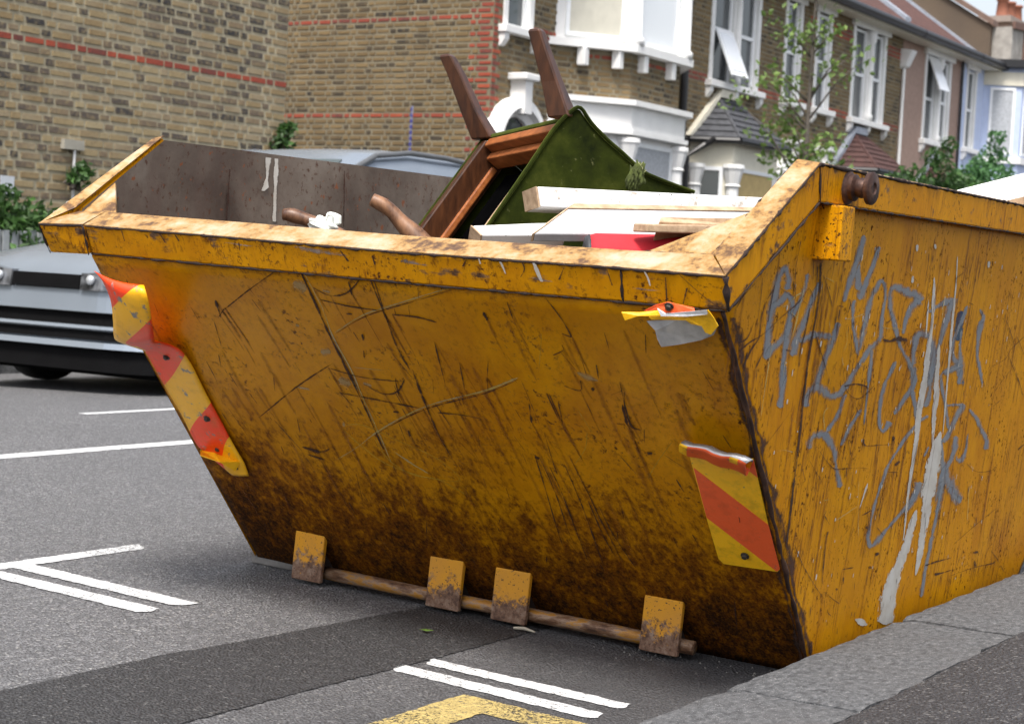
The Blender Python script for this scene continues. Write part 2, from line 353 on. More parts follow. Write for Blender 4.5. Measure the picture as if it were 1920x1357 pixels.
# ------------------------------------------------------------------ skip
skip = empty("rubbish_skip", (-1.3254, 2.7797, 0)); skip.rotation_euler = (0, .0252, .0068)
tag(skip, "battered yellow steel skip full of rubbish standing against the kerb", "skip")
L = 2.95
def dentF(x, z): return .0035*math.sin(5.1*x + 1.3)*math.sin(6.7*z + .6) + .0016*math.sin(13*x + 2*z) * math.cos(11*z) - .007*math.exp(-((x+.95)**2 + (z-.42)**2*2)/.03) - .005*math.exp(-((x+.42)**2*3 + (z-.35)**2)/.02) - .006*math.exp(-((x+1.3)**2 + (z-.6)**2*4)/.015)
def fy(z): return .035 + (.734 - .035) * (1 - z/.775)
def fx(x_unit, z):   # 0 = right edge, 1 = left edge of the front sheet
    t = z/.775; r = -.101 + (.101 - .043)*t; l = -1.619 + (1.619 - 1.576)*t; return r + (l - r)*x_unit
nF = Vector((0, -.775, -.699)).normalized()
def onfront(x, z, d): p = Vector((x, fy(z), z)); return p + nF*(dentF(x, z) + d)
def grid(name, f, nu, nv, mat, parent, th=None):
    V = []; F = []
    for j in range(nv+1):
        for i in range(nu+1): V.append(f(i/nu, j/nv))
    for j in range(nv):
        for i in range(nu): a = j*(nu+1)+i; F.append((a, a+1, a+nu+2, a+nu+1))
    o = mesh(name, V, F, mat, parent, smooth=True)
    if th:
        m = o.modifiers.new("th", 'SOLIDIFY'); m.thickness = th; m.offset = 0
    return o
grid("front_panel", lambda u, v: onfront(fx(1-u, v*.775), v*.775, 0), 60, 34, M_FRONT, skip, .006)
grid("front_lining", lambda u, v: onfront(fx(.01+.98*u, v*.80), v*.80, -.009), 12, 8, M_STEEL, skip)
def sx(z): return -.101 + .075*z
def dentS(y, z): return .0035*math.sin(4.3*y + .7)*math.sin(5.2*z + 1.1) + .0015*math.sin(12*y)*math.cos(9*z) - .007*math.exp(-((y-1.05)**2 + (z-.55)**2*2)/.03)
def syf(z): return fy(z) if z < .775 else .035 + (.325 - .035)*(z - .775)/.225
def dentK(y, z): return dentS(y, z)*max(0, min(1, (y - syf(max(0, min(1, z))))*4))
def side_pt(u, v, d=0):
    z = v*1.0; y0 = syf(z); y = y0 + u*(L - 2*y0)
    return Vector((sx(z) + d + dentK(y, z), y, z))
grid("side_panel", lambda u, v: side_pt(u, v), 70, 40, M_SIDE, skip, .006)
grid("side_lining", lambda u, v: side_pt(1-u, v, -.009), 12, 8, M_STEEL, skip)
def lyf(z): return fy(z) if z < .74 else max(fy(min(z, .775)) + .028*min(1, (z-.74)/.06), .064 + (z - .872)*1.42)
def left_pt(u, v, d=0):
    z = v*1.05; y0 = lyf(z); y = y0 + u*(L - 2*y0)
    xf = fx(1, min(z, .775)); xf = xf + (-1.650 - xf)*max(0, min(1, (z - .765)/.06)); t = max(0, min(1, (y - y0)/.45)); xm = -1.612 - .047*z
    return Vector((xf + (xm - xf)*t + d + .004*math.sin(4*y + 1)*math.sin(6*z)*t, y, z))
grid("side_panel", lambda u, v: left_pt(1-u, v, -.008), 40, 24, M_SIDE, skip)
lin = grid("side_lining", lambda u, v: left_pt(u, v), 40, 24, M_STEEL, skip)
grid("back_panel", lambda u, v: Vector((fx(u, v*.775), L - fy(v*.775), v*.775)), 10, 6, M_SIDE, skip, .006)
box("floor", (-1.62, -.1, .734, L-.734, .004, .016), M_STEEL, skip)
box("base_skid", (-1.640, -1.44, .716, .76, .001, .034), plain("scuffed_skid", (.16, .15, .14), .7, .2, .4, 30), skip, .004)
# rim
def rim(name, st, mat, topmat, parent):
    b = MB(); b.loft([[Vector(p) for p in r] for r in st]); o = b.build(name, mat, parent, .004)
    for i in range(len(st)-1):
        q = [Vector(st[i][0]), Vector(st[i+1][0]), Vector(st[i+1][1]), Vector(st[i][1])]
        n = (q[1]-q[0]).cross(q[3]-q[0]).normalized()
        if n.z < 0: n = -n
        MB().slab([p + n*.0015 for p in q], n*.003).build("worn_top_edge", topmat, o, .001)
    return o
rim("front_rim", [[(-.028,0,.835),(-.085,.062,.870),(-.085,.075,.80),(-.03,.024,.777)], [(-.25,.001,.8355),(-.25,.0625,.8665),(-.25,.075,.80),(-.25,.0245,.7765)], [(-.75,-.003,.833),(-.75,.061,.864),(-.75,.075,.80),(-.75,.022,.775)],
    [(-1.2,.001,.836),(-1.2,.063,.867),(-1.2,.075,.80),(-1.2,.025,.777)], [(-1.57,0,.837),(-1.57,.062,.868),(-1.57,.075,.80),(-1.57,.026,.778)]], M_RIM, M_TOP, skip)
rim("front_rim", [[(-1.573,-.003,.838),(-1.573,.062,.868),(-1.573,.075,.80),(-1.573,.020,.775)], [(-1.700,-.012,.833),(-1.650,.062,.866),(-1.650,.085,.80),(-1.700,.028,.772)]], M_RIM, M_TOP, skip)
R0 = [(-.028,.0005,.836),(-.084,.064,.874),(-.084,.09,.80),(-.030,.025,.777)]
R1 = [(0,.31,1.054),(-.047,.312,1.059),(-.050,.33,.99),(-.003,.328,.985)]
mir = lambda r: [(x, L - y, z) for x, y, z in r]
rim("side_rim", [R0, R1], M_SRIM, M_TOP, skip)
rim("side_rim", [[(x, y+.0015, z) for x, y, z in R1], [(x, L-.3115-(y-.31), z) for x, y, z in R1]], M_SRIM, M_TOP, skip)
rim("side_rim", [mir(R1), mir(R0)], M_SRIM, M_TOP, skip)
Q0 = [(-1.698,-.010,.834),(-1.664,.062,.874),(-1.672,.070,.862),(-1.698,.028,.774)]
Q1 = [(-1.682,.314,1.050),(-1.664,.330,1.058),(-1.670,.335,1.045),(-1.690,.33,.98)]
rim("side_rim", [Q0, Q1], M_SRIM, M_TOP, skip)
rim("side_rim", [[(x, y+.0015, z-.012) for x, y, z in Q1], [(x, L-.6415+(.33-y)+.3115, z-.012) for x, y, z in Q1]], M_SRIM, M_TOP, skip)
rim("side_rim", [mir(Q1), mir(Q0)], M_SRIM, M_TOP, skip)
rim("back_rim", [[(-.03,L,.835),(-.09,L-.062,.866),(-.09,L-.075,.80),(-.03,L-.024,.777)],[(-1.69,L,.835),(-1.65,L-.062,.866),(-1.65,L-.075,.80),(-1.69,L-.024,.777)]], M_RIM, M_TOP, skip)
def edge_rust(pts, w, seed):
    rr = random.Random(seed); P = []; R = []
    for a, b in zip(pts, pts[1:]):
        a, b = Vector(a), Vector(b); n = max(2, int((b-a).length/.012))
        for i in range(n): P.append(a.lerp(b, i/n) + Vector((rr.uniform(-.0008,.0008) for _ in range(3)))); R.append(w*rr.choice((.35, .6, .9, 1.2, 1.5))*rr.uniform(.7, 1.2))
    P.append(Vector(pts[-1])); R.append(w*.5)
    MB().tube(P, R, 6).build("edge_rust", M_DARKIRON, skip, smooth=True)
M_DARKIRON = plain('rust_and_shade_iron', (.022, .011, .008), .9, var=.4, scale=30)
edge_rust([(-.03,-.001,.8355),(-.25,0,.836),(-.75,-.004,.8335),(-1.2,0,.8365),(-1.57,-.001,.8375)], .0024, 1)
edge_rust([(-.033,.0245,.7765),(-.25,.0245,.7763),(-.75,.022,.7748),(-1.2,.025,.7768),(-1.57,.026,.7778)], .0022, 2)
edge_rust([(-1.575,-.003,.838),(-1.70,-.012,.833),(-1.70,.028,.772)], .0026, 3)
edge_rust([(-.0275,0,.836),(.0005,.31,1.055),(.0005,L-.31,1.055)], .003, 4)
edge_rust([(-.028,.0,.835),(-.029,.024,.777)], .006, 5); edge_rust([(-.0295,.026,.777),(-.0025,.329,.985)], .0026, 6); edge_rust([(-.0025,.329,.985),(-.0025,L-.33,.985)], .002, 7)
edge_rust([(.0008,.311,1.054),(-.002,.329,.985)], .0026, 8); edge_rust([(-.083,.064,.875),(-.048,.313,1.061)], .003, 9); edge_rust([(-.28,.066,.867),(-.094,.066,.872)], .003, 10)
edge_rust([(-1.573,-.004,.838),(-1.573,.02,.775)], .0024, 11); edge_rust([(-.235,.0,.836),(-.237,.0245,.776)], .0022, 12)
MB().slab([(-.088,.068,.868),(-.235,.068,.864),(-.073,.180,.956)], (0,.004,-.006)).build("corner_gusset", M_TOP, skip)
MB().slab([(-1.648,.068,.868),(-1.545,.068,.866),(-1.650,.165,.940)], (0,.004,-.006)).build("corner_gusset", M_TOP, skip)
# post under the rim, lug, brackets, bar
box("rim_post", (-.040, .022, .386, .450, .879, .984), M_POST, skip, .003)
MB().lathe((-.002, .462, 1.022), (1, 0, 0), [(0, .034), (.004, .032), (.008, .026), (.016, .026), (.020, .018), (.029, .020), (.036, .018), (.040, .024), (.042, .031), (.050, .032), (.053, .029), (.054, .012), (.051, .010)], 28).build("lifting_lug", M_RUSTY, skip, smooth=True).modifiers.new("e", 'EDGE_SPLIT').split_angle = rad(50)
MB().lathe((-.002, L-.462, 1.022), (1, 0, 0), [(0, .034), (.010, .029), (.022, .029), (.026, .021), (.050, .026), (.052, .035), (.064, .036), (.067, .012)], 20).build("lifting_lug", M_RUSTY, skip, smooth=True)
for i, (x0, x1) in enumerate([(-1.4175,-1.327), (-1.0145,-.921), (-.8326,-.739), (-.4477,-.354)]):
    b = MB(); z0, z1 = .010, .131; yb0, yb1 = fy(.02) + .02, fy(.131) + .012
    dx = -.012
    b.hexa([(x0+dx*.3,.609,z0),(x1+dx*.3,.609,z0),(x1+dx*.3,.622,z0),(x0+dx*.3,.622,z0),(x0,.612,z1),(x1,.612,z1),(x1,.627,z1),(x0,.627,z1)])
    hb = b.build("hook_bracket", M_BRK, skip, .003)
    MB().hexa([(x0+.012,.623,.03),(x1-.03,.623,.03),(x1-.03,yb0,.03),(x0+.012,yb0,.03),(x0+.012,.6275,z1-.006),(x1-.03,.6275,z1-.006),(x1-.03,yb1,z1-.006),(x0+.012,yb1,z1-.006)]).build("bracket_shade_web", M_DARKIRON, hb)  # dark inset web paints the shade in the bracket's hollow side
MB().tube([(-1.345,.645,.031),(-1.0,.644,.029),(-.6,.646,.030),(-.335,.645,.029)], .0155, 14).build("tipping_bar", M_BAR, skip, smooth=True)
# painted marks, scratches and graffiti lying on the sheets
def catmull(P, k=5):
    P = [Vector(p) for p in P]; out = []
    for i in range(len(P)-1):
        a, b, c, d = P[max(i-1,0)], P[i], P[i+1], P[min(i+2, len(P)-1)]
        for j in range(k):
            t = j/k; out.append(.5*((2*b) + (c-a)*t + (2*a-5*b+4*c-d)*t*t + (3*b-a-3*c+d)*t**3))
    return out + [P[-1]]
def ribbons(name, data, mat, parent, plane, d, kind=None, rnd_end=True):
    V = []; F = []; UV = []
    for q, rib in enumerate(data):
        dd = d + .00001*q
        A = catmull([(r[0], r[1], 0) for r in rib]); B = catmull([(r[2], r[3], 0) for r in rib])
        n = len(A); k0 = len(V)
        if rnd_end:   # round the ends off
            for e, s in ((0, 1), (n-1, -1)):
                m = (A[e] + B[e])/2; A[e] = m + (A[e]-m)*.25; B[e] = m + (B[e]-m)*.25
        for a, b in zip(A, B):
            for p, u in ((a, 0), ((a+b)/2, .5), (b, 1)):
                if plane == 'F': V.append(onfront(p.x, max(p.y, .004), dd))
                else:
                    z = p.y; V.append((sx(z) + dd + dentK(p.x, z), p.x, z))
                UV.append((u, 0))
        for i in range(n-1):
            a = k0 + i*3; F += [(a, a+1, a+4, a+3), (a+1, a+2, a+5, a+4)]
    return mesh(name, V, F, mat, parent, uv=UV, kind=kind)
# ------------------------------------------------------------------ measured outlines of marks, plates and rubbish (metres)
SPRAY=[[(0.272,0.686,0.22,0.688),(0.262,0.741,0.211,0.743),(0.262,0.784,0.21,0.788),(0.269,0.823,0.217,0.828),(0.279,0.848,0.23,0.856),(0.263,0.847,0.275,0.867),(0.259,0.845,0.307,0.852),(0.267,0.835,0.32,0.836),(0.268,0.819,0.321,0.817)],[(0.256,0.779,0.226,0.793),(0.291,0.791,0.259,0.804),(0.304,0.8,0.292,0.818),(0.306,0.796,0.341,0.805),(0.315,0.787,0.36,0.787),(0.31,0.767,0.354,0.762),(0.304,0.741,0.347,0.733),(0.276,0.724,0.313,0.711),(0.247,0.712,0.284,0.701),(0.23,0.696,0.27,0.686)],[(0.314,0.783,0.353,0.781),(0.314,0.754,0.353,0.752),(0.313,0.721,0.352,0.718),(0.31,0.698,0.35,0.695),(0.316,0.664,0.355,0.662),(0.323,0.634,0.363,0.632)],[(0.316,0.68,0.347,0.679),(0.314,0.649,0.362,0.646),(0.322,0.621,0.366,0.618),(0.326,0.594,0.366,0.59)],[(0.361,0.851,0.395,0.851),(0.364,0.829,0.398,0.827),(0.357,0.812,0.391,0.808),(0.341,0.79,0.373,0.784),(0.325,0.772,0.358,0.766)],[(0.434,0.839,0.463,0.835),(0.412,0.813,0.446,0.809),(0.395,0.79,0.434,0.785),(0.386,0.767,0.427,0.762),(0.371,0.745,0.413,0.739),(0.358,0.727,0.406,0.721),(0.345,0.695,0.397,0.688)],[(0.411,0.711,0.379,0.727),(0.44,0.719,0.413,0.736),(0.471,0.723,0.461,0.742),(0.549,0.72,0.545,0.739)],[(0.545,0.76,0.587,0.756),(0.537,0.737,0.578,0.732),(0.524,0.709,0.565,0.703),(0.505,0.678,0.546,0.672),(0.492,0.65,0.533,0.644),(0.486,0.636,0.526,0.63)],[(0.62,0.937,0.652,0.935),(0.602,0.907,0.65,0.904),(0.589,0.876,0.639,0.872),(0.574,0.84,0.619,0.835),(0.563,0.801,0.599,0.797)],[(0.624,0.877,0.64,0.877),(0.615,0.85,0.652,0.851),(0.627,0.823,0.675,0.825)],[(0.714,0.918,0.745,0.915),(0.699,0.893,0.734,0.89),(0.678,0.861,0.716,0.857),(0.657,0.835,0.706,0.829),(0.629,0.809,0.692,0.8)],[(0.782,0.852,0.789,0.836),(0.741,0.848,0.776,0.838),(0.713,0.824,0.755,0.818),(0.696,0.798,0.739,0.794),(0.688,0.763,0.73,0.759),(0.685,0.731,0.727,0.727),(0.681,0.701,0.723,0.697)],[(0.769,0.843,0.803,0.845),(0.792,0.817,0.818,0.817),(0.792,0.782,0.821,0.781),(0.79,0.755,0.827,0.753),(0.788,0.729,0.832,0.723),(0.749,0.712,0.791,0.7),(0.715,0.694,0.758,0.684),(0.689,0.669,0.725,0.661)],[(0.718,0.69,0.686,0.688),(0.682,0.728,0.651,0.726),(0.661,0.754,0.629,0.753),(0.648,0.785,0.616,0.785),(0.65,0.804,0.617,0.805)],[(0.758,0.702,0.787,0.701),(0.767,0.666,0.796,0.665),(0.773,0.629,0.802,0.627)],[(1.067,0.812,0.993,0.797),(1.022,0.828,0.987,0.806),(0.932,0.838,0.916,0.815),(0.847,0.845,0.861,0.825),(0.811,0.824,0.858,0.82),(0.82,0.796,0.865,0.798),(0.848,0.77,0.888,0.774),(0.887,0.739,0.922,0.743),(0.943,0.699,0.975,0.704),(1.0,0.669,1.037,0.675),(1.033,0.648,1.087,0.652),(1.054,0.618,1.112,0.618)],[(0.989,0.821,1.058,0.798),(0.953,0.803,1.014,0.789),(0.938,0.778,0.988,0.772),(0.936,0.747,0.972,0.745),(0.94,0.734,0.972,0.732)],[(1.075,0.66,1.035,0.661),(1.066,0.7,1.022,0.702),(1.073,0.722,1.02,0.732),(1.083,0.72,1.084,0.745),(1.105,0.716,1.169,0.728),(1.132,0.691,1.205,0.692),(1.148,0.659,1.221,0.657),(1.156,0.616,1.239,0.612)],[(1.112,0.777,1.088,0.785),(1.171,0.792,1.143,0.804),(1.242,0.8,1.211,0.819),(1.222,0.81,1.296,0.815),(1.209,0.794,1.28,0.787),(1.2,0.757,1.258,0.752),(1.189,0.721,1.236,0.716),(1.183,0.687,1.225,0.683)],[(1.365,0.801,1.394,0.799),(1.34,0.771,1.381,0.766),(1.316,0.749,1.357,0.743),(1.299,0.722,1.338,0.719),(1.301,0.69,1.342,0.689),(1.329,0.664,1.369,0.675),(1.387,0.65,1.407,0.676)],[(1.352,0.741,1.379,0.74),(1.363,0.698,1.395,0.697),(1.358,0.661,1.448,0.658),(1.384,0.627,1.43,0.624)],[(1.381,0.666,1.419,0.648),(1.327,0.656,1.359,0.638),(1.255,0.649,1.282,0.631)],[(0.924,0.675,0.954,0.671),(0.903,0.647,0.934,0.642)],[(1.472,0.79,1.498,0.794),(1.501,0.772,1.547,0.773),(1.483,0.757,1.546,0.752),(1.486,0.726,1.537,0.724),(1.506,0.681,1.545,0.681),(1.557,0.635,1.59,0.636),(1.591,0.603,1.619,0.603)],[(0.512,0.678,0.541,0.674),(0.498,0.65,0.527,0.646)],[(0.49,0.587,0.452,0.591),(0.497,0.609,0.449,0.618),(0.513,0.617,0.488,0.639),(0.532,0.61,0.555,0.63),(0.59,0.597,0.589,0.618),(0.651,0.606,0.618,0.62),(0.688,0.627,0.65,0.637),(0.712,0.648,0.67,0.657),(0.744,0.667,0.696,0.678)],[(0.65,0.612,0.683,0.607),(0.633,0.581,0.665,0.575),(0.613,0.559,0.644,0.552),(0.587,0.538,0.616,0.531)],[(0.541,0.5,0.497,0.505),(0.542,0.517,0.498,0.529),(0.561,0.519,0.54,0.541),(0.581,0.517,0.605,0.534),(0.611,0.505,0.65,0.511),(0.647,0.482,0.682,0.483),(0.664,0.459,0.697,0.458),(0.684,0.431,0.725,0.431),(0.701,0.408,0.751,0.408)],[(0.775,0.672,0.793,0.671),(0.778,0.637,0.795,0.636),(0.784,0.594,0.801,0.593),(0.794,0.539,0.812,0.538)],[(0.755,0.577,0.783,0.57),(0.721,0.552,0.749,0.545),(0.694,0.527,0.722,0.521),(0.674,0.503,0.702,0.497)],[(0.925,0.672,0.953,0.666),(0.883,0.636,0.918,0.631),(0.868,0.604,0.907,0.6),(0.869,0.567,0.905,0.565),(0.887,0.533,0.922,0.534),(0.933,0.511,0.931,0.525),(0.983,0.522,0.94,0.534),(0.997,0.533,0.939,0.543)],[(1.012,0.665,1.046,0.67),(1.048,0.646,1.088,0.648),(1.064,0.619,1.108,0.613),(1.02,0.587,1.06,0.578),(0.978,0.556,1.017,0.547)],[(1.071,0.603,1.106,0.604),(1.114,0.558,1.15,0.559),(1.15,0.524,1.163,0.535),(1.236,0.533,1.212,0.546)],[(1.145,0.528,1.173,0.52),(1.094,0.502,1.122,0.495),(1.037,0.47,1.065,0.463),(0.982,0.433,1.011,0.426),(0.954,0.387,0.983,0.381)],[(1.147,0.666,1.211,0.664),(1.158,0.628,1.223,0.624),(1.173,0.589,1.23,0.585),(1.171,0.564,1.21,0.559)],[(1.415,0.661,1.436,0.649),(1.337,0.652,1.356,0.64),(1.254,0.644,1.285,0.635),(1.255,0.616,1.291,0.616),(1.299,0.575,1.335,0.576),(1.332,0.542,1.369,0.542),(1.369,0.5,1.407,0.5)],[(1.401,0.646,1.444,0.643),(1.395,0.611,1.449,0.613),(1.47,0.603,1.441,0.625)],[(1.441,0.565,1.51,0.552),(1.421,0.544,1.483,0.532),(1.388,0.518,1.442,0.507),(1.364,0.489,1.411,0.479),(1.336,0.475,1.372,0.464)],[(1.346,0.554,1.338,0.563),(1.411,0.554,1.405,0.563),(1.479,0.551,1.474,0.56)],[(1.517,0.541,1.537,0.545),(1.585,0.512,1.622,0.518),(1.646,0.478,1.688,0.483),(1.693,0.455,1.743,0.455),(1.691,0.432,1.755,0.426)],[(1.33,0.481,1.35,0.481),(1.355,0.434,1.389,0.433),(1.361,0.405,1.428,0.405),(1.382,0.368,1.49,0.376),(1.464,0.336,1.538,0.348),(1.546,0.302,1.612,0.313)],[(1.415,0.483,1.48,0.478),(1.428,0.451,1.484,0.444),(1.406,0.421,1.454,0.411),(1.374,0.401,1.423,0.392),(1.356,0.363,1.429,0.354),(1.364,0.314,1.438,0.304),(1.371,0.297,1.421,0.289)],[(1.54,0.482,1.561,0.48),(1.529,0.439,1.566,0.434),(1.501,0.424,1.545,0.407),(1.479,0.435,1.476,0.408)],[(1.199,0.387,1.279,0.376),(1.201,0.362,1.271,0.348),(1.173,0.334,1.219,0.32),(1.146,0.32,1.167,0.312)],[(1.248,0.467,1.274,0.462),(1.228,0.444,1.254,0.439)],[(0.959,0.407,0.988,0.402),(0.941,0.369,0.972,0.364),(0.929,0.319,0.963,0.314),(0.927,0.282,0.964,0.278),(0.963,0.251,0.982,0.261),(1.024,0.254,0.983,0.27),(1.062,0.273,1.031,0.285),(1.119,0.297,1.093,0.306),(1.184,0.319,1.15,0.329),(1.262,0.351,1.203,0.368)],[(1.365,0.377,1.434,0.368),(1.375,0.317,1.423,0.31),(1.372,0.251,1.412,0.244),(1.366,0.185,1.403,0.179),(1.363,0.129,1.401,0.122),(1.361,0.089,1.413,0.08)],[(1.433,0.348,1.488,0.355),(1.486,0.317,1.546,0.33),(1.551,0.294,1.605,0.316)]]
WHITERUN=[[(1.092,0.862,1.101,0.862),(1.102,0.808,1.13,0.808),(1.12,0.754,1.139,0.754),(1.117,0.701,1.154,0.699),(1.128,0.63,1.175,0.627),(1.133,0.58,1.175,0.577),(1.147,0.5,1.185,0.496),(1.155,0.441,1.183,0.437),(1.158,0.385,1.181,0.382),(1.167,0.328,1.186,0.325),(1.183,0.263,1.193,0.261),(1.184,0.246,1.189,0.245)],[(1.196,0.708,1.215,0.708),(1.218,0.614,1.261,0.613),(1.229,0.595,1.272,0.593),(1.248,0.534,1.283,0.531),(1.28,0.465,1.29,0.465)],[(1.324,0.498,1.334,0.497),(1.287,0.474,1.352,0.465),(1.265,0.437,1.366,0.424),(1.254,0.4,1.369,0.385),(1.257,0.36,1.357,0.347),(1.276,0.313,1.352,0.303),(1.286,0.266,1.347,0.258),(1.297,0.2,1.343,0.192),(1.309,0.148,1.319,0.146)],[(1.239,0.315,1.254,0.313),(1.205,0.282,1.264,0.271),(1.187,0.24,1.249,0.227),(1.155,0.2,1.226,0.183),(1.115,0.161,1.21,0.14),(1.093,0.112,1.207,0.09),(1.09,0.062,1.214,0.038)],[(1.236,0.914,1.243,0.914),(1.258,0.838,1.269,0.838),(1.269,0.755,1.291,0.754),(1.305,0.642,1.325,0.641)],[(1.297,0.663,1.315,0.662),(1.314,0.61,1.327,0.609),(1.33,0.551,1.342,0.55),(1.346,0.489,1.35,0.488)],[(1.073,0.81,1.087,0.81),(1.099,0.725,1.107,0.724)],[(0.94,0.929,0.959,0.93),(0.949,0.914,0.962,0.915)],[(0.947,0.861,0.962,0.861),(0.949,0.845,0.966,0.845)],[(1.473,0.91,1.499,0.91),(1.484,0.893,1.501,0.894)],[(1.058,0.934,1.076,0.936),(1.072,0.924,1.085,0.926)],[(0.953,0.089,0.955,0.092),(0.994,0.07,1.007,0.084),(1.037,0.064,1.04,0.067)],[(0.875,0.407,0.89,0.404),(0.856,0.352,0.86,0.351)]]
BLUEP=[[(1.311,0.788,1.364,0.786),(1.302,0.753,1.383,0.75),(1.317,0.716,1.388,0.714)]]
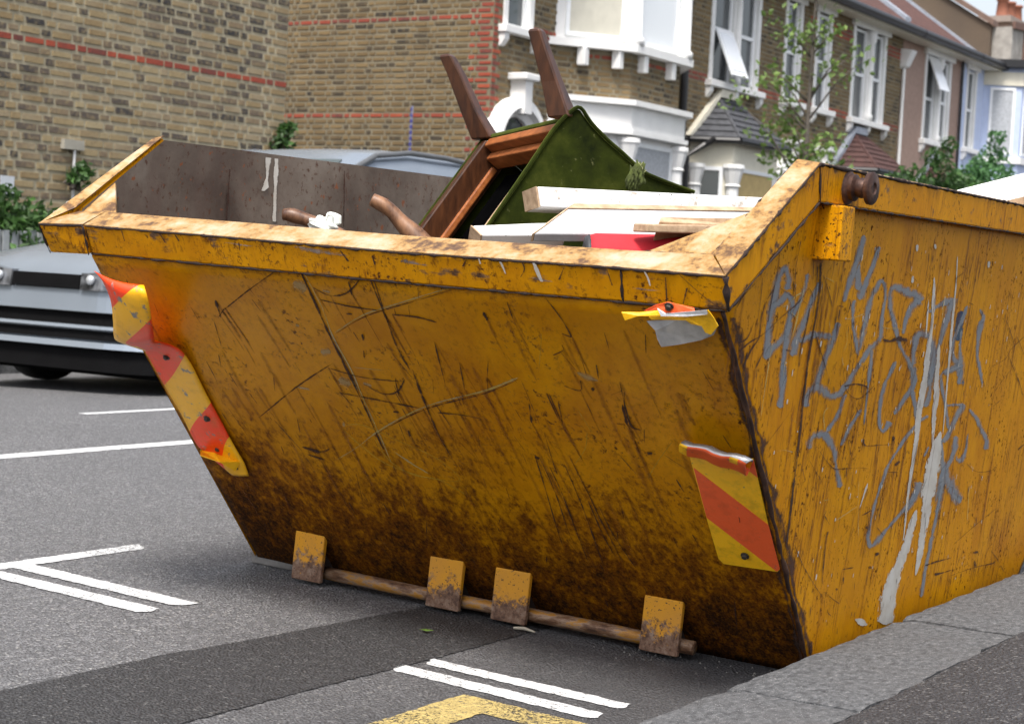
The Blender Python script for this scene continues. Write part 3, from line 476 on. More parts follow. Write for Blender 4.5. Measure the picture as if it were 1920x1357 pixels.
SIDE_DARK=[[(0.423,0.874,0.439,0.874),(0.445,0.804,0.458,0.803),(0.444,0.72,0.455,0.719),(0.446,0.636,0.457,0.635),(0.451,0.551,0.465,0.549),(0.456,0.444,0.473,0.442),(0.47,0.307,0.484,0.304)],[(0.23,0.878,0.232,0.878),(0.231,0.845,0.235,0.845),(0.225,0.808,0.23,0.808),(0.226,0.753,0.228,0.753)],[(0.166,0.841,0.17,0.841),(0.173,0.807,0.176,0.807),(0.176,0.764,0.178,0.764),(0.173,0.742,0.174,0.742)],[(0.118,0.703,0.114,0.705),(0.158,0.719,0.153,0.722),(0.214,0.735,0.211,0.736),(0.288,0.766,0.285,0.767),(0.356,0.793,0.352,0.795),(0.396,0.824,0.393,0.824)],[(0.157,0.687,0.146,0.689),(0.174,0.709,0.165,0.711),(0.197,0.729,0.19,0.729),(0.195,0.764,0.188,0.764),(0.202,0.794,0.2,0.795)],[(0.107,0.718,0.104,0.72),(0.145,0.728,0.139,0.73),(0.163,0.759,0.161,0.76)],[(0.155,0.672,0.139,0.674),(0.153,0.703,0.149,0.704)],[(0.203,0.671,0.194,0.673),(0.233,0.711,0.23,0.712)],[(0.453,0.85,0.456,0.851),(0.498,0.812,0.503,0.812),(0.521,0.789,0.524,0.789)],[(0.254,0.821,0.256,0.822),(0.32,0.806,0.322,0.808)],[(0.312,0.836,0.319,0.836),(0.325,0.814,0.329,0.814)],[(0.393,0.824,0.396,0.824),(0.415,0.811,0.419,0.811),(0.418,0.791,0.421,0.79),(0.376,0.799,0.375,0.798)],[(0.415,0.868,0.421,0.868),(0.426,0.834,0.431,0.834),(0.433,0.788,0.437,0.788),(0.438,0.753,0.441,0.753)],[(0.412,0.788,0.417,0.788),(0.41,0.747,0.417,0.746),(0.4,0.701,0.405,0.7),(0.405,0.671,0.411,0.67)],[(0.452,0.839,0.455,0.839),(0.463,0.811,0.466,0.811),(0.476,0.765,0.479,0.765),(0.485,0.728,0.488,0.728)],[(0.455,0.739,0.46,0.74),(0.493,0.704,0.498,0.704),(0.522,0.68,0.525,0.68),(0.573,0.632,0.576,0.632)],[(0.332,0.703,0.333,0.706),(0.358,0.701,0.359,0.703)],[(0.552,0.79,0.553,0.793),(0.578,0.788,0.579,0.791)],[(0.078,0.782,0.074,0.783),(0.103,0.805,0.097,0.807),(0.131,0.821,0.127,0.822),(0.151,0.834,0.149,0.835)],[(0.072,0.785,0.062,0.788),(0.105,0.81,0.101,0.811)],[(0.084,0.749,0.085,0.752),(0.109,0.746,0.112,0.747),(0.114,0.739,0.118,0.739)],[(0.439,0.702,0.445,0.702),(0.445,0.639,0.454,0.639)],[(0.83,0.716,0.83,0.726),(0.881,0.714,0.876,0.722),(0.93,0.717,0.924,0.729),(0.985,0.713,0.986,0.724)],[(0.832,0.758,0.83,0.76),(0.848,0.758,0.842,0.76),(0.871,0.769,0.868,0.77)],[(0.831,0.868,0.833,0.868),(0.825,0.847,0.828,0.847)],[(0.903,0.869,0.905,0.87),(0.945,0.86,0.947,0.861),(0.985,0.848,0.987,0.849)],[(1.204,0.834,1.207,0.834),(1.229,0.818,1.232,0.818)],[(1.1,0.811,1.103,0.81),(1.065,0.768,1.068,0.767)],[(1.024,0.742,1.023,0.745),(1.067,0.742,1.066,0.745)],[(1.022,0.727,1.017,0.728),(1.035,0.74,1.03,0.741)],[(1.292,0.841,1.3,0.842),(1.307,0.83,1.315,0.831)],[(1.384,0.806,1.386,0.808),(1.423,0.801,1.425,0.803)],[(1.707,0.767,1.711,0.767),(1.758,0.739,1.763,0.74),(1.825,0.696,1.83,0.696)],[(1.83,0.724,1.835,0.724),(1.934,0.669,1.939,0.67)],[(1.903,0.724,1.907,0.723),(1.797,0.691,1.801,0.689),(1.759,0.666,1.763,0.665),(1.649,0.647,1.652,0.646)],[(1.785,0.671,1.792,0.672),(1.924,0.596,1.931,0.597)],[(0.613,0.675,0.617,0.675),(0.64,0.64,0.643,0.64),(0.662,0.616,0.665,0.617),(0.706,0.6,0.708,0.602),(0.747,0.596,0.745,0.599),(0.783,0.605,0.779,0.607),(0.826,0.623,0.823,0.624)],[(0.649,0.624,0.645,0.628),(0.708,0.627,0.707,0.631),(0.772,0.621,0.774,0.624),(0.788,0.615,0.791,0.615)],[(0.72,0.596,0.723,0.596),(0.734,0.577,0.738,0.577),(0.762,0.564,0.765,0.564)],[(0.569,0.497,0.571,0.498),(0.613,0.474,0.615,0.475),(0.67,0.451,0.672,0.453),(0.715,0.448,0.715,0.45),(0.812,0.444,0.811,0.445),(0.88,0.437,0.88,0.438)],[(0.413,0.596,0.415,0.596),(0.358,0.56,0.359,0.559),(0.29,0.521,0.292,0.52)],[(0.707,0.522,0.711,0.522),(0.753,0.472,0.757,0.472)],[(0.801,0.506,0.819,0.508),(0.829,0.49,0.831,0.494),(0.926,0.486,0.924,0.489),(1.01,0.483,1.009,0.485)],[(1.001,0.493,1.013,0.5),(1.013,0.489,1.025,0.497)],[(0.524,0.48,0.526,0.48),(0.591,0.441,0.593,0.442),(0.606,0.433,0.608,0.434)],[(0.964,0.38,0.968,0.379),(0.997,0.337,1.001,0.337)],[(1.831,0.653,1.836,0.654),(1.896,0.617,1.902,0.617),(1.983,0.555,1.989,0.555)],[(1.834,0.639,1.839,0.638),(1.763,0.609,1.769,0.608),(1.712,0.582,1.717,0.581)],[(1.587,0.624,1.593,0.624),(1.62,0.595,1.627,0.595)],[(1.72,0.54,1.716,0.542),(1.778,0.556,1.774,0.557)],[(1.571,0.403,1.574,0.404),(1.636,0.382,1.638,0.383),(1.707,0.371,1.706,0.373),(1.793,0.369,1.79,0.371),(1.828,0.377,1.823,0.379)],[(2.015,0.409,1.998,0.414),(2.03,0.415,2.018,0.419),(2.074,0.425,2.068,0.427)],[(0.998,0.495,1.002,0.504),(1.021,0.491,1.025,0.5)],[(1.0,0.421,1.0,0.423),(1.104,0.412,1.104,0.414)],[(1.052,0.43,1.036,0.437),(1.085,0.438,1.068,0.445)],[(0.515,0.307,0.519,0.308),(0.573,0.262,0.578,0.262),(0.649,0.213,0.653,0.214),(0.72,0.173,0.723,0.173)],[(0.724,0.184,0.725,0.185),(0.79,0.157,0.793,0.159),(0.835,0.142,0.837,0.143)],[(0.881,0.332,0.873,0.337),(0.937,0.34,0.933,0.343)],[(1.377,0.162,1.369,0.168),(1.455,0.163,1.448,0.169),(1.567,0.162,1.564,0.164)],[(1.457,0.129,1.448,0.138),(1.512,0.128,1.507,0.133),(1.584,0.129,1.58,0.131)],[(1.58,0.114,1.578,0.116),(1.766,0.113,1.763,0.115),(1.946,0.102,1.941,0.106),(1.979,0.108,1.974,0.11)],[(1.907,0.144,1.911,0.145),(2.001,0.104,2.006,0.105),(2.087,0.06,2.092,0.061)],[(1.749,0.15,1.735,0.162),(1.797,0.147,1.779,0.161)],[(1.75,0.133,1.782,0.13),(1.764,0.117,1.796,0.114)],[(1.561,0.196,1.557,0.197),(1.707,0.226,1.703,0.228),(1.906,0.262,1.902,0.263)],[(1.0,0.235,1.029,0.237),(1.012,0.227,1.041,0.23)],[(0.971,0.209,0.999,0.208),(0.978,0.202,1.006,0.201)],[(0.656,0.354,0.663,0.355),(0.697,0.331,0.699,0.331)],[(0.985,0.297,0.99,0.298),(1.043,0.271,1.048,0.272)],[(0.691,0.318,0.702,0.316),(0.688,0.292,0.697,0.291),(0.703,0.202,0.711,0.2)],[(0.677,0.085,0.716,0.077),(0.688,0.057,0.712,0.052)],[(0.789,0.181,0.805,0.183),(0.799,0.175,0.815,0.178)],[(0.821,0.219,0.818,0.223),(0.885,0.216,0.882,0.219)],[(0.908,0.307,0.927,0.307),(0.915,0.3,0.934,0.3)]]
SIDE_PALE=[[(0.273,0.788,0.273,0.789),(0.292,0.786,0.289,0.788),(0.322,0.797,0.316,0.799),(0.348,0.807,0.337,0.812),(0.365,0.814,0.362,0.815)],[(0.362,0.837,0.365,0.837),(0.365,0.815,0.373,0.814),(0.361,0.792,0.367,0.792),(0.355,0.754,0.362,0.753),(0.346,0.724,0.349,0.724)],[(0.326,0.775,0.329,0.776),(0.365,0.764,0.367,0.765)],[(0.259,0.72,0.262,0.72),(0.252,0.68,0.256,0.68),(0.253,0.641,0.257,0.64)],[(0.333,0.685,0.336,0.685),(0.334,0.651,0.337,0.651)],[(0.462,0.846,0.463,0.847),(0.511,0.837,0.512,0.839)],[(0.597,0.763,0.595,0.764),(0.64,0.767,0.638,0.769),(0.696,0.776,0.693,0.778)],[(0.514,0.76,0.517,0.761),(0.528,0.742,0.531,0.742)],[(0.61,0.741,0.613,0.741),(0.62,0.717,0.623,0.717),(0.609,0.698,0.612,0.698)],[(0.606,0.688,0.61,0.688),(0.62,0.669,0.625,0.669)],[(0.801,0.753,0.802,0.754),(0.836,0.745,0.837,0.747),(0.91,0.744,0.91,0.746),(0.98,0.736,0.981,0.738)],[(0.681,0.768,0.684,0.769),(0.721,0.753,0.724,0.754)],[(1.066,0.743,1.067,0.744),(1.125,0.736,1.126,0.737)],[(1.184,0.823,1.188,0.823),(1.185,0.795,1.189,0.795),(1.193,0.754,1.197,0.754)],[(0.578,0.586,0.583,0.584),(0.559,0.573,0.566,0.572),(0.579,0.536,0.583,0.535)],[(0.388,0.571,0.389,0.571),(0.433,0.56,0.433,0.561)],[(0.353,0.506,0.352,0.507),(0.386,0.508,0.385,0.509),(0.434,0.5,0.434,0.503)],[(0.543,0.627,0.545,0.627),(0.556,0.602,0.558,0.602)],[(0.644,0.386,0.643,0.388),(0.677,0.387,0.676,0.388)],[(0.255,0.681,0.259,0.681),(0.252,0.648,0.256,0.648),(0.252,0.581,0.255,0.581)],[(0.72,0.334,0.718,0.336),(0.841,0.358,0.837,0.36)],[(0.639,0.387,0.638,0.388),(0.676,0.387,0.675,0.388)],[(0.821,0.416,0.824,0.416),(0.84,0.362,0.843,0.361),(0.876,0.287,0.879,0.287)],[(1.616,0.35,1.622,0.349),(1.646,0.25,1.652,0.25)]]
FRONT_DARK=[[(-1.039,0.785,-1.038,0.783),(-1.16,0.731,-1.159,0.728),(-1.271,0.677,-1.27,0.675)],[(-1.022,0.589,-1.021,0.587),(-1.17,0.519,-1.169,0.515),(-1.332,0.432,-1.331,0.43)],[(-0.987,0.782,-0.981,0.784),(-0.991,0.705,-0.982,0.709),(-0.994,0.648,-0.986,0.651),(-0.995,0.573,-0.984,0.577),(-0.999,0.495,-0.992,0.498),(-1.006,0.414,-0.999,0.417),(-1.004,0.391,-1.001,0.392)],[(-0.809,0.794,-0.804,0.796),(-0.816,0.709,-0.808,0.712),(-0.824,0.642,-0.814,0.646),(-0.816,0.596,-0.81,0.599)],[(-0.81,0.597,-0.803,0.6),(-0.819,0.537,-0.809,0.541),(-0.824,0.454,-0.817,0.457),(-0.815,0.393,-0.813,0.394)],[(-0.798,0.79,-0.795,0.791),(-0.811,0.716,-0.807,0.717)],[(-0.973,0.655,-0.973,0.656),(-0.876,0.697,-0.876,0.699),(-0.784,0.725,-0.784,0.729),(-0.705,0.748,-0.705,0.75),(-0.615,0.774,-0.615,0.776)],[(-1.012,0.422,-1.012,0.424),(-0.883,0.483,-0.883,0.486),(-0.785,0.521,-0.784,0.525),(-0.645,0.564,-0.644,0.567),(-0.544,0.606,-0.544,0.608)],[(-0.973,0.75,-0.971,0.752),(-0.936,0.736,-0.934,0.739),(-0.884,0.745,-0.885,0.75),(-0.834,0.777,-0.835,0.779)],[(-0.869,0.771,-0.865,0.772),(-0.879,0.742,-0.87,0.745)],[(-0.965,0.549,-0.963,0.551),(-0.923,0.53,-0.92,0.533),(-0.875,0.54,-0.877,0.546),(-0.838,0.573,-0.841,0.575)],[(-0.867,0.573,-0.863,0.574),(-0.883,0.531,-0.875,0.533)],[(-0.969,0.725,-0.967,0.728),(-0.891,0.717,-0.887,0.721),(-0.815,0.717,-0.813,0.719)],[(-0.793,0.711,-0.792,0.714),(-0.733,0.71,-0.729,0.715),(-0.687,0.705,-0.685,0.708)],[(-1.044,0.574,-1.042,0.576),(-0.956,0.563,-0.954,0.566),(-0.85,0.566,-0.849,0.569)],[(-1.051,0.517,-1.049,0.52),(-0.921,0.511,-0.917,0.516),(-0.831,0.508,-0.829,0.511)],[(-0.795,0.504,-0.792,0.508),(-0.737,0.506,-0.733,0.511),(-0.687,0.506,-0.685,0.509)],[(-0.407,0.776,-0.405,0.777),(-0.388,0.735,-0.384,0.737),(-0.381,0.703,-0.376,0.705)],[(-0.378,0.705,-0.38,0.703),(-0.397,0.711,-0.399,0.708)],[(-0.31,0.624,-0.308,0.624),(-0.321,0.558,-0.317,0.559),(-0.321,0.531,-0.315,0.536),(-0.301,0.528,-0.3,0.53)],[(-0.325,0.577,-0.319,0.579),(-0.332,0.536,-0.323,0.538)],[(-0.437,0.664,-0.438,0.666),(-0.409,0.676,-0.41,0.678),(-0.406,0.688,-0.41,0.687)],[(-0.44,0.604,-0.438,0.607),(-0.405,0.598,-0.405,0.6),(-0.394,0.62,-0.397,0.62)],[(-1.277,0.699,-1.265,0.702),(-1.29,0.66,-1.278,0.663)],[(-1.29,0.66,-1.294,0.662),(-1.255,0.684,-1.258,0.686)],[(-0.718,0.663,-0.712,0.665),(-0.739,0.568,-0.737,0.569)],[(-0.675,0.627,-0.672,0.627),(-0.695,0.567,-0.689,0.569)],[(-0.498,0.76,-0.495,0.761),(-0.499,0.729,-0.496,0.73)],[(-0.489,0.584,-0.486,0.586),(-0.486,0.533,-0.483,0.535)],[(-0.483,0.585,-0.48,0.586),(-0.481,0.531,-0.478,0.532)],[(-0.622,0.601,-0.619,0.602),(-0.633,0.574,-0.629,0.575)],[(-0.542,0.558,-0.539,0.559),(-0.56,0.514,-0.55,0.516)],[(-0.567,0.733,-0.557,0.739),(-0.563,0.719,-0.553,0.725)],[(-0.585,0.441,-0.581,0.442),(-0.595,0.366,-0.591,0.368),(-0.608,0.283,-0.604,0.284),(-0.615,0.222,-0.613,0.223)],[(-0.574,0.436,-0.572,0.438),(-0.574,0.358,-0.57,0.359),(-0.583,0.269,-0.579,0.271),(-0.582,0.239,-0.58,0.24)],[(-0.559,0.416,-0.557,0.418),(-0.558,0.354,-0.553,0.356),(-0.563,0.272,-0.558,0.274),(-0.565,0.194,-0.562,0.195)],[(-0.519,0.438,-0.517,0.439),(-0.52,0.343,-0.516,0.345),(-0.525,0.261,-0.52,0.262),(-0.527,0.194,-0.525,0.195)],[(-0.498,0.447,-0.496,0.448),(-0.492,0.364,-0.489,0.366),(-0.487,0.29,-0.484,0.292),(-0.474,0.203,-0.472,0.205)],[(-0.535,0.496,-0.533,0.497),(-0.545,0.435,-0.542,0.436),(-0.548,0.401,-0.545,0.402)],[(-0.5,0.346,-0.497,0.347),(-0.498,0.265,-0.494,0.267),(-0.49,0.224,-0.487,0.227)],[(-0.479,0.338,-0.477,0.339),(-0.472,0.269,-0.468,0.271),(-0.446,0.196,-0.444,0.198)],[(-1.313,0.653,-1.31,0.654),(-1.337,0.59,-1.333,0.591)],[(-1.567,0.278,-1.564,0.28),(-1.504,0.254,-1.502,0.257)],[(-0.324,0.506,-0.322,0.507),(-0.325,0.475,-0.323,0.476)],[(-1.244,0.37,-1.238,0.376),(-1.199,0.36,-1.189,0.374),(-1.16,0.375,-1.157,0.381)],[(-1.24,0.352,-1.235,0.358),(-1.193,0.346,-1.188,0.352)],[(-0.589,0.431,-0.583,0.439),(-0.577,0.43,-0.571,0.438)],[(-0.901,0.662,-0.893,0.664),(-0.905,0.649,-0.898,0.65)],[(-0.918,0.627,-0.911,0.628),(-0.925,0.61,-0.918,0.612)],[(-0.905,0.45,-0.898,0.452),(-0.912,0.432,-0.904,0.434)],[(-0.307,0.476,-0.304,0.484),(-0.295,0.478,-0.292,0.486)],[(-0.381,0.604,-0.372,0.61),(-0.377,0.599,-0.368,0.606)],[(-0.339,0.595,-0.339,0.597),(-0.311,0.606,-0.31,0.608)],[(-0.916,0.701,-0.912,0.706),(-0.9,0.701,-0.896,0.707)],[(-0.921,0.488,-0.917,0.494),(-0.904,0.489,-0.9,0.495)],[(-0.782,0.621,-0.78,0.622),(-0.786,0.568,-0.784,0.569)],[(-0.703,0.562,-0.7,0.562),(-0.714,0.534,-0.711,0.534)],[(-0.376,0.661,-0.374,0.662),(-0.378,0.631,-0.376,0.632)],[(-0.78,0.726,-0.777,0.726),(-0.784,0.713,-0.781,0.714)],[(-0.696,0.774,-0.693,0.774),(-0.707,0.749,-0.704,0.749)],[(-0.638,0.785,-0.633,0.786),(-0.641,0.772,-0.636,0.774)]]
FRONT_PALE=[[(-0.97,0.658,-0.971,0.66),(-0.874,0.701,-0.874,0.704),(-0.782,0.729,-0.782,0.733),(-0.674,0.761,-0.674,0.764),(-0.586,0.785,-0.585,0.787)],[(-1.151,0.353,-1.151,0.355),(-1.072,0.391,-1.072,0.393),(-0.999,0.43,-1.0,0.434),(-0.88,0.488,-0.88,0.492),(-0.782,0.527,-0.781,0.531),(-0.642,0.568,-0.642,0.574),(-0.54,0.609,-0.54,0.614)],[(-0.979,0.783,-0.976,0.784),(-0.975,0.707,-0.971,0.709),(-0.986,0.649,-0.98,0.651),(-0.982,0.574,-0.975,0.577),(-0.991,0.497,-0.987,0.498),(-0.998,0.415,-0.993,0.417),(-1.0,0.362,-0.997,0.363)],[(-0.997,0.567,-0.989,0.571),(-0.993,0.529,-0.985,0.533)],[(-0.978,0.388,-0.975,0.391),(-0.944,0.365,-0.939,0.37),(-0.906,0.348,-0.903,0.35)],[(-0.97,0.584,-0.969,0.586),(-0.883,0.587,-0.882,0.589)],[(-0.318,0.578,-0.314,0.579),(-0.321,0.542,-0.318,0.544)]]
FRONT_YELLOW=[[(-1.094,0.426,-1.091,0.429),(-1.06,0.389,-1.057,0.392),(-1.011,0.354,-1.009,0.357),(-0.918,0.337,-0.916,0.34),(-0.822,0.345,-0.824,0.346),(-0.855,0.389,-0.858,0.387),(-0.957,0.422,-0.96,0.42),(-1.026,0.446,-1.028,0.443),(-1.084,0.441,-1.085,0.439)],[(-1.015,0.419,-1.012,0.421),(-1.004,0.367,-1.001,0.369),(-0.951,0.338,-0.949,0.341),(-0.885,0.336,-0.883,0.338),(-0.819,0.309,-0.817,0.312)],[(-0.431,0.509,-0.427,0.509),(-0.453,0.47,-0.451,0.469),(-0.493,0.432,-0.491,0.431)],[(-0.444,0.708,-0.442,0.708),(-0.483,0.636,-0.48,0.636)],[(-0.239,0.513,-0.238,0.512),(-0.29,0.465,-0.289,0.463),(-0.329,0.422,-0.327,0.421)],[(-0.431,0.56,-0.429,0.561),(-0.418,0.51,-0.416,0.511)]]
FRONT_BLOTCH=[[(-1.038,0.741,-1.005,0.769),(-1.009,0.731,-0.976,0.758)],[(-1.046,0.597,-1.039,0.618),(-1.014,0.605,-1.007,0.626)],[(-1.045,0.535,-1.02,0.561),(-1.014,0.53,-0.989,0.556)],[(-1.079,0.658,-1.071,0.668),(-1.069,0.658,-1.061,0.668)],[(-1.091,0.432,-1.085,0.448),(-1.083,0.434,-1.077,0.45)],[(-0.4,0.632,-0.396,0.637),(-0.386,0.618,-0.372,0.635),(-0.358,0.62,-0.355,0.624)],[(-1.169,0.514,-1.163,0.521),(-1.135,0.512,-1.129,0.519)],[(-0.953,0.742,-0.947,0.749),(-0.934,0.74,-0.928,0.748)],[(-0.968,0.545,-0.96,0.555),(-0.947,0.542,-0.939,0.551)]]
RIMDRIP=[[(-0.495,0.84,-0.491,0.84),(-0.488,0.825,-0.483,0.825),(-0.482,0.81,-0.479,0.81)],[(-0.419,0.837,-0.411,0.838),(-0.414,0.818,-0.405,0.819),(-0.406,0.801,-0.4,0.801)],[(-0.188,0.838,-0.185,0.838),(-0.182,0.825,-0.177,0.825),(-0.178,0.81,-0.174,0.81)],[(-1.027,0.859,-1.022,0.859),(-1.025,0.844,-1.021,0.844)],[(-0.538,0.839,-0.536,0.839),(-0.536,0.824,-0.532,0.825)]]
RIMDARK=[[(-1.351,0.836,-1.343,0.837),(-1.337,0.816,-1.333,0.816)],[(-1.304,0.834,-1.3,0.835),(-1.297,0.821,-1.291,0.822)],[(-0.443,0.835,-0.439,0.836),(-0.44,0.821,-0.435,0.821),(-0.45,0.806,-0.447,0.806)],[(-0.352,0.832,-0.348,0.832),(-0.368,0.807,-0.362,0.807)],[(-0.56,0.838,-0.558,0.838),(-0.578,0.817,-0.573,0.817)],[(-1.459,0.834,-1.453,0.835),(-1.456,0.812,-1.452,0.812)],[(-1.13,0.828,-1.125,0.829),(-1.132,0.812,-1.126,0.812)],[(-0.867,0.828,-0.863,0.829),(-0.853,0.808,-0.846,0.809)],[(-0.117,0.834,-0.115,0.834),(-0.075,0.8,-0.072,0.8),(-0.042,0.779,-0.037,0.779)],[(-0.106,0.811,-0.1,0.812),(-0.116,0.783,-0.112,0.783)],[(-0.79,0.823,-0.785,0.823),(-0.786,0.806,-0.782,0.806)],[(-0.145,0.827,-0.142,0.827),(-0.148,0.785,-0.144,0.785)],[(-0.262,0.833,-0.26,0.833),(-0.256,0.805,-0.252,0.805)]]
RIMSCUFF=[[(-0.987,0.829,-0.959,0.831),(-0.961,0.82,-0.879,0.826),(-0.868,0.818,-0.841,0.82)],[(-1.171,0.826,-1.142,0.827),(-1.122,0.821,-1.079,0.824)],[(-0.774,0.826,-0.748,0.828),(-0.744,0.816,-0.68,0.82),(-0.675,0.812,-0.65,0.814)],[(-0.213,0.803,-0.197,0.805),(-0.195,0.8,-0.151,0.803)],[(-0.428,0.807,-0.417,0.808),(-0.406,0.801,-0.372,0.803)]]
PLATE_ROWS=[((-1.5169,-0.017,0.7431),(-1.3865,0.0027,0.7213),127.5),((-1.4865,-0.0173,0.721),(-1.3715,-0.0067,0.7093),177.5),((-1.4831,0.0058,0.6804),(-1.3711,0.0046,0.6818),270.0),((-1.5082,0.0416,0.6333),(-1.3891,0.0359,0.6396),385.0),((-1.5389,0.0767,0.6019),(-1.414,0.0718,0.6073),462.5),((-1.5594,0.1116,0.5855),(-1.4379,0.1016,0.5966),492.0),((-1.5551,0.1827,0.5665),(-1.4569,0.1637,0.5875),525.0),((-1.5626,0.2051,0.5596),(-1.4427,0.1948,0.5709),555.0),((-1.571,0.2451,0.5241),(-1.4442,0.2337,0.5368),640.0),((-1.5758,0.2949,0.4719),(-1.4531,0.296,0.4707),782.5),((-1.5763,0.3542,0.4062),(-1.4554,0.3586,0.4013),942.5),((-1.5819,0.4148,0.336),(-1.4551,0.3924,0.3608),1070.0),((-1.5665,0.4301,0.316),(-1.4523,0.4166,0.331),1130.0),((-1.5423,0.4484,0.2927),(-1.4495,0.4411,0.3008),1195.0),((-1.514,0.4753,0.263),(-1.4584,0.4703,0.2685),1267.5)]
PLATE_LIP=[(-1.581,0.4307,0.3184),(-1.5379,0.3834,0.3141),(-1.4828,0.3926,0.3039),(-1.4739,0.44,0.2812),(-1.458,0.4382,0.3041),(-1.536,0.4265,0.32)]
PLATE_LOW=[(-0.2069,0.2808,0.4905),(-0.0693,0.2744,0.4976),(-0.0822,0.4003,0.3581),(-0.0876,0.4888,0.2599),(-0.0944,0.4949,0.2532),(-0.2145,0.4978,0.2499),(-0.2223,0.4887,0.26),(-0.2175,0.4056,0.3522)]
LOW_STRIPE=[(-0.2069,0.3054,0.4611),(-0.0812,0.3979,0.3585),(-0.0865,0.4864,0.2604),(-0.0959,0.4928,0.2532),(-0.2164,0.4032,0.3526)]
LOW_STRIPE2=[(-0.086,0.2965,0.4709),(-0.0687,0.2732,0.4967),(-0.0721,0.3073,0.4589)]
ROLL=[((-0.2062,0.2799,0.4885),(-0.0818,0.2912,0.476)),((-0.2112,0.249,0.493),(-0.0801,0.2747,0.4644)),((-0.1981,0.217,0.506),(-0.0679,0.2412,0.4792)),((-0.1902,0.2026,0.5145),(-0.0613,0.2223,0.4927)),((-0.1843,0.2157,0.5224),(-0.0525,0.2338,0.5023)),((-0.1971,0.2578,0.5101),(-0.0681,0.2726,0.4937))]
TORN_GREY=[(-0.1969,0.0445,0.7465),(-0.1264,0.0357,0.7563),(-0.0671,0.0289,0.7638),(-0.0562,0.0414,0.747),(-0.0651,0.051,0.7334),(-0.0878,0.0501,0.7224),(-0.1309,0.0526,0.7107),(-0.1681,0.0544,0.7027),(-0.174,0.0479,0.716),(-0.1781,0.0449,0.7312)]
TORN_YEL=[(-0.1851,0.0291,0.7546),(-0.1048,0.0199,0.7619),(-0.0613,0.0118,0.7768),(-0.0534,0.021,0.7636),(-0.0484,0.0305,0.7502),(-0.0643,0.0374,0.7335),(-0.0745,0.0348,0.7364),(-0.079,0.0275,0.7475),(-0.0994,0.0256,0.7496),(-0.1073,0.0204,0.7553),(-0.1809,0.0302,0.7504)]
TORN_RED=[(-0.1957,0.0281,0.7648),(-0.1693,0.0175,0.7765),(-0.1404,0.0103,0.7845),(-0.1296,0.0118,0.7828),(-0.0902,0.0132,0.7783),(-0.0865,0.0094,0.7735),(-0.1156,0.0123,0.7673),(-0.1565,0.0141,0.7653)]
TORN_TONGUE=[(-0.2184,-0.0121,0.76),(-0.1891,-0.0003,0.7619),(-0.1599,0.0121,0.7676),(-0.1551,0.0139,0.7596),(-0.189,-0.0024,0.7567),(-0.2137,-0.0064,0.7463)]
TORN_FOLD=[(-0.157,0.0058,0.7716),(-0.1399,0.0045,0.764),(-0.0575,-0.0018,0.777),(-0.0559,-0.0011,0.7703),(-0.0949,-0.0002,0.7633),(-0.1474,0.0031,0.7596)]
BOLTS=[(-0.1556,0.4667,0.2785),(-1.492,0.348,0.4086),(-1.5142,0.4182,0.3307),(-1.5025,0.2097,0.5545),(-1.484,0.4497,0.2884),(-0.1375,0.0116,0.777)]
BRACKETS=[[(-1.4175,0.615,0.1319),(-1.322,0.6114,0.1359),(-1.4323,0.751,-0.0188),(-1.5371,0.7543,-0.0225)],[(-1.0145,0.6173,0.1293),(-0.9208,0.6165,0.1303),(-1.0159,0.7559,-0.0242),(-1.1239,0.7601,-0.0289)],[(-0.8326,0.6162,0.1306),(-0.7399,0.6173,0.1294),(-0.8242,0.7545,-0.0227),(-0.932,0.7569,-0.0254)],[(-0.4477,0.6159,0.131),(-0.3571,0.6157,0.1311),(-0.4286,0.7598,-0.0286),(-0.5301,0.7565,-0.025)]]
CHAIR_A=(-2.659, 4.003, 1.182)
CHAIR_AXES=[(0.8255, -0.5629, 0.0411), (-0.2996, -0.4987, -0.8133), (0.4783, 0.6591, -0.5803)]
CHAIR_W=0.523
SIDE_PANEL=[(0.387,-0.008),(0.279,-0.01),(0.161,-0.013),(0.053,-0.017),(-0.01,-0.008),(-0.034,0.006),(-0.024,0.05),(-0.02,0.109),(-0.021,0.163),(-0.021,0.229),(-0.034,0.275),(-0.053,0.326),(-0.072,0.374),(0.044,0.46),(0.445,0.057)]
LEG_LEFT=[((-2.757, 3.954, 1.392), 0.0185), ((-2.734, 3.966, 1.347), 0.021), ((-2.692, 3.987, 1.249), 0.025), ((-2.654, 4.006, 1.176), 0.032)]
LEG_RIGHT=[((-2.303, 3.674, 1.408), 0.0175), ((-2.286, 3.681, 1.358), 0.019), ((-2.262, 3.693, 1.288), 0.0225), ((-2.234, 3.705, 1.203), 0.03)]
TORN=[(-2.093,3.76,1.041),(-2.065,3.745,1.079),(-2.042,3.749,1.097),(-2.034,3.776,1.071),(-2.045,3.779,1.039)]
PLANKS=[([(-2.126,3.43,1.021),(-1.715,3.963,1.034),(-1.712,3.963,0.984),(-2.117,3.433,0.975)],0.09),([(-2.034,3.438,0.982),(-1.726,3.777,1.0),(-1.68,3.684,0.938),(-2.04,3.288,0.911)],0.022),([(-2.233,3.333,0.925),(-2.088,3.497,0.946),(-2.065,3.462,0.915),(-2.201,3.328,0.904)],0.05),([(-1.782,3.384,0.96),(-1.65,3.586,0.97),(-1.649,3.586,0.949),(-1.775,3.363,0.948)],0.05),([(-1.777,3.314,0.941),(-1.653,3.512,0.95),(-1.651,3.512,0.931),(-1.778,3.313,0.923)],0.06),([(-1.513,4.45,1.088),(-1.333,4.807,1.191),(-1.301,4.705,1.119),(-1.402,4.459,1.059)],0.03),([(-1.422,4.471,1.059),(-1.309,4.735,1.121),(-1.301,4.714,1.083),(-1.357,4.487,1.044)],0.02)]
BOLSTER=[(-1.932,3.33,0.856),(-1.665,3.523,0.862)]
